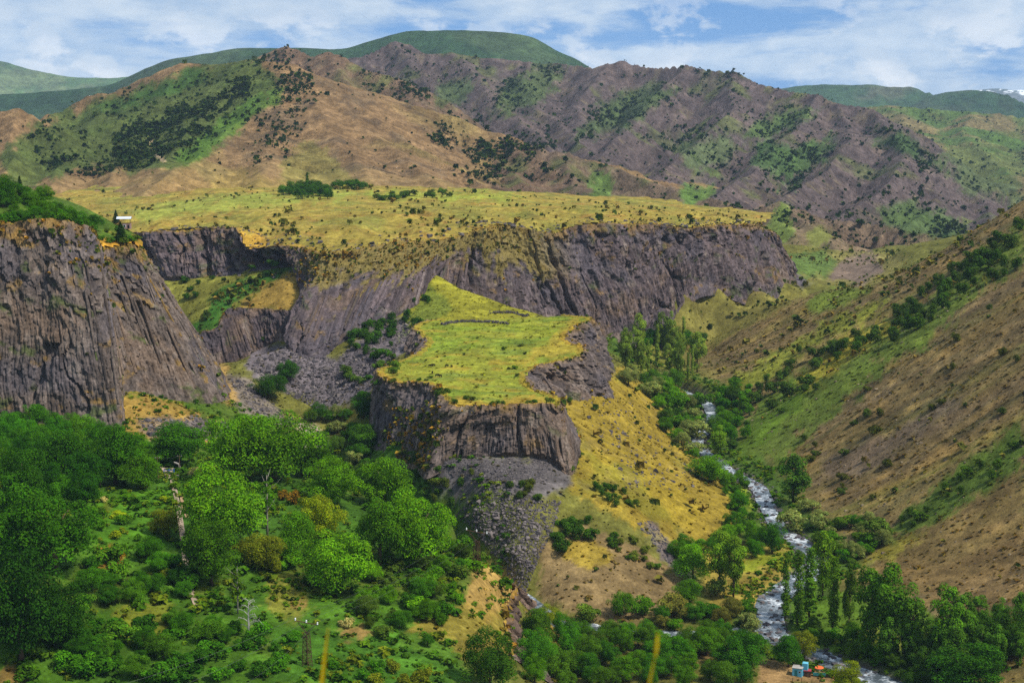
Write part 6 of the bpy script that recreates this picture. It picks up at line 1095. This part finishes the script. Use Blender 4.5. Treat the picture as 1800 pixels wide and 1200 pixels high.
def stone_wall(uv, label, seed):
    P = catmull(np.array([hit(u, v) for u, v in uv]), 60); r = np.random.default_rng(seed); V = []; Fc = []; C = []; o0 = P[30]
    for k in range(260):
        q = P[r.integers(0, 59)] + r.normal(size=3) * [.5, .5, 0]; q[2] = zat(q[0], q[1]) + r.uniform(0, 1.1); s = r.uniform(.5, 1.1); Fc.append(RF + 8 * k); V.append(RV * s + q - o0); C.append(np.tile(GR[k % 3] * r.uniform(.6, 1.1), (8, 1)))
    obj('dry_stone_wall', mesh('dry_stone_wall', np.concatenate(V), np.concatenate(Fc), MRUB, np.concatenate(C)), None, tuple(o0), label=label, cat='stone wall')
stone_wall([(778, 571), (800, 567), (830, 566), (860, 567), (895, 570)], 'front of the two grey dry stone walls crossing the mesa', 1); stone_wall([(862, 551), (900, 550), (930, 552), (955, 550), (975, 549)], 'back of the two grey dry stone walls on the mesa', 2)
# viewpoint ledge with two dry grass blades close to the lens
a = np.linspace(-3, 3, 25); X, Y = np.meshgrid(a, np.linspace(-3, 3.0, 25)); Z = 148.3 + .06 * fbm(X, Y, 3, 3) - .5 * sstep(2.2, 3.0, Y); Vl = np.stack([X.ravel(), Y.ravel(), Z.ravel()], 1)
obj('viewpoint_ledge', mesh('viewpoint_ledge', Vl, gridfaces(25, 25), MG, np.tile(lin(120, 108, 50), (len(Vl), 1)), True), label='grassy ledge the picture is taken from', cat='ledge', kind='structure')
def blade(tip, foot, w, label, head=False):
    A, B = Vector(W(*foot)), Vector(W(*tip)); A = A + (A - B).normalized() * 0; G = Vector((A.x + (A.x - B.x) * .6, A.y, 148.25)); P = [G, G.lerp(A, .5), A, A.lerp(B, .5), B]; m = MB()
    wd = [w * .9, w, w * .85, w * .6, w * .15]
    V = []; 
    for p, x in zip(P, wd): V += [p + Vector((-x / 2, 0, 0)), p + Vector((0, .25 * x, 0)), p + Vector((x / 2, 0, 0))]
    m.add(V, [(3 * i + j, 3 * i + j + 1, 3 * i + j + 4, 3 * i + j + 3) for i in range(4) for j in range(2)]); r = obj('grass_blade', None, None, tuple(G), label=label, cat='grass blade'); o = m.build('stalk', M_BLADE, r); o.location = tuple(-G)
    if head: h = MB().tube([B + Vector((0, 0, -.004)), B + Vector((.001, 0, .008)), B + Vector((.002, 0, .022)), B + Vector((.003, 0, .034))], [.0015, .003, .0025, .0005], 7).build('seed_head', M_BLADE, r); h.location = tuple(-G)
blade((577, 1103, 2.3), (566, 1205, 2.3), .010, 'blurred yellow grass blade rising from the bottom edge near the pylon'); blade((1152, 1150, 2.0), (1140, 1210, 2.0), .005, 'faint blurred grass stem with a seed head at the bottom', True)
print('things', round(time.time() - T0, 1))
# ------------------------------------------------------------------ air
def build_haze():
    x0, x1, y0, y1, z0, z1 = -6500, 6500, -60, 14500, -102, 1150
    m = bpy.data.materials.new('thin_haze'); m.use_nodes = True; nt = m.node_tree; nt.nodes.clear()
    o = nt.nodes.new('ShaderNodeOutputMaterial'); v = nt.nodes.new('ShaderNodeVolumePrincipled')
    v.inputs['Color'].default_value = (.55, .76, 1.0, 1); v.inputs['Density'].default_value = 3.0e-5; v.inputs['Anisotropy'].default_value = 0.0
    nt.links.new(v.outputs[0], o.inputs['Volume'])
    b = MB().box(((x0 + x1) / 2, (y0 + y1) / 2, (z0 + z1) / 2), (x1 - x0, y1 - y0, z1 - z0))
    h = b.build('haze', m, label='thin blue haze filling the gorge and the mountain valleys', cat='haze', kind='stuff'); h.display_type = 'WIRE'
build_haze()
print('done', round(time.time() - T0, 1))
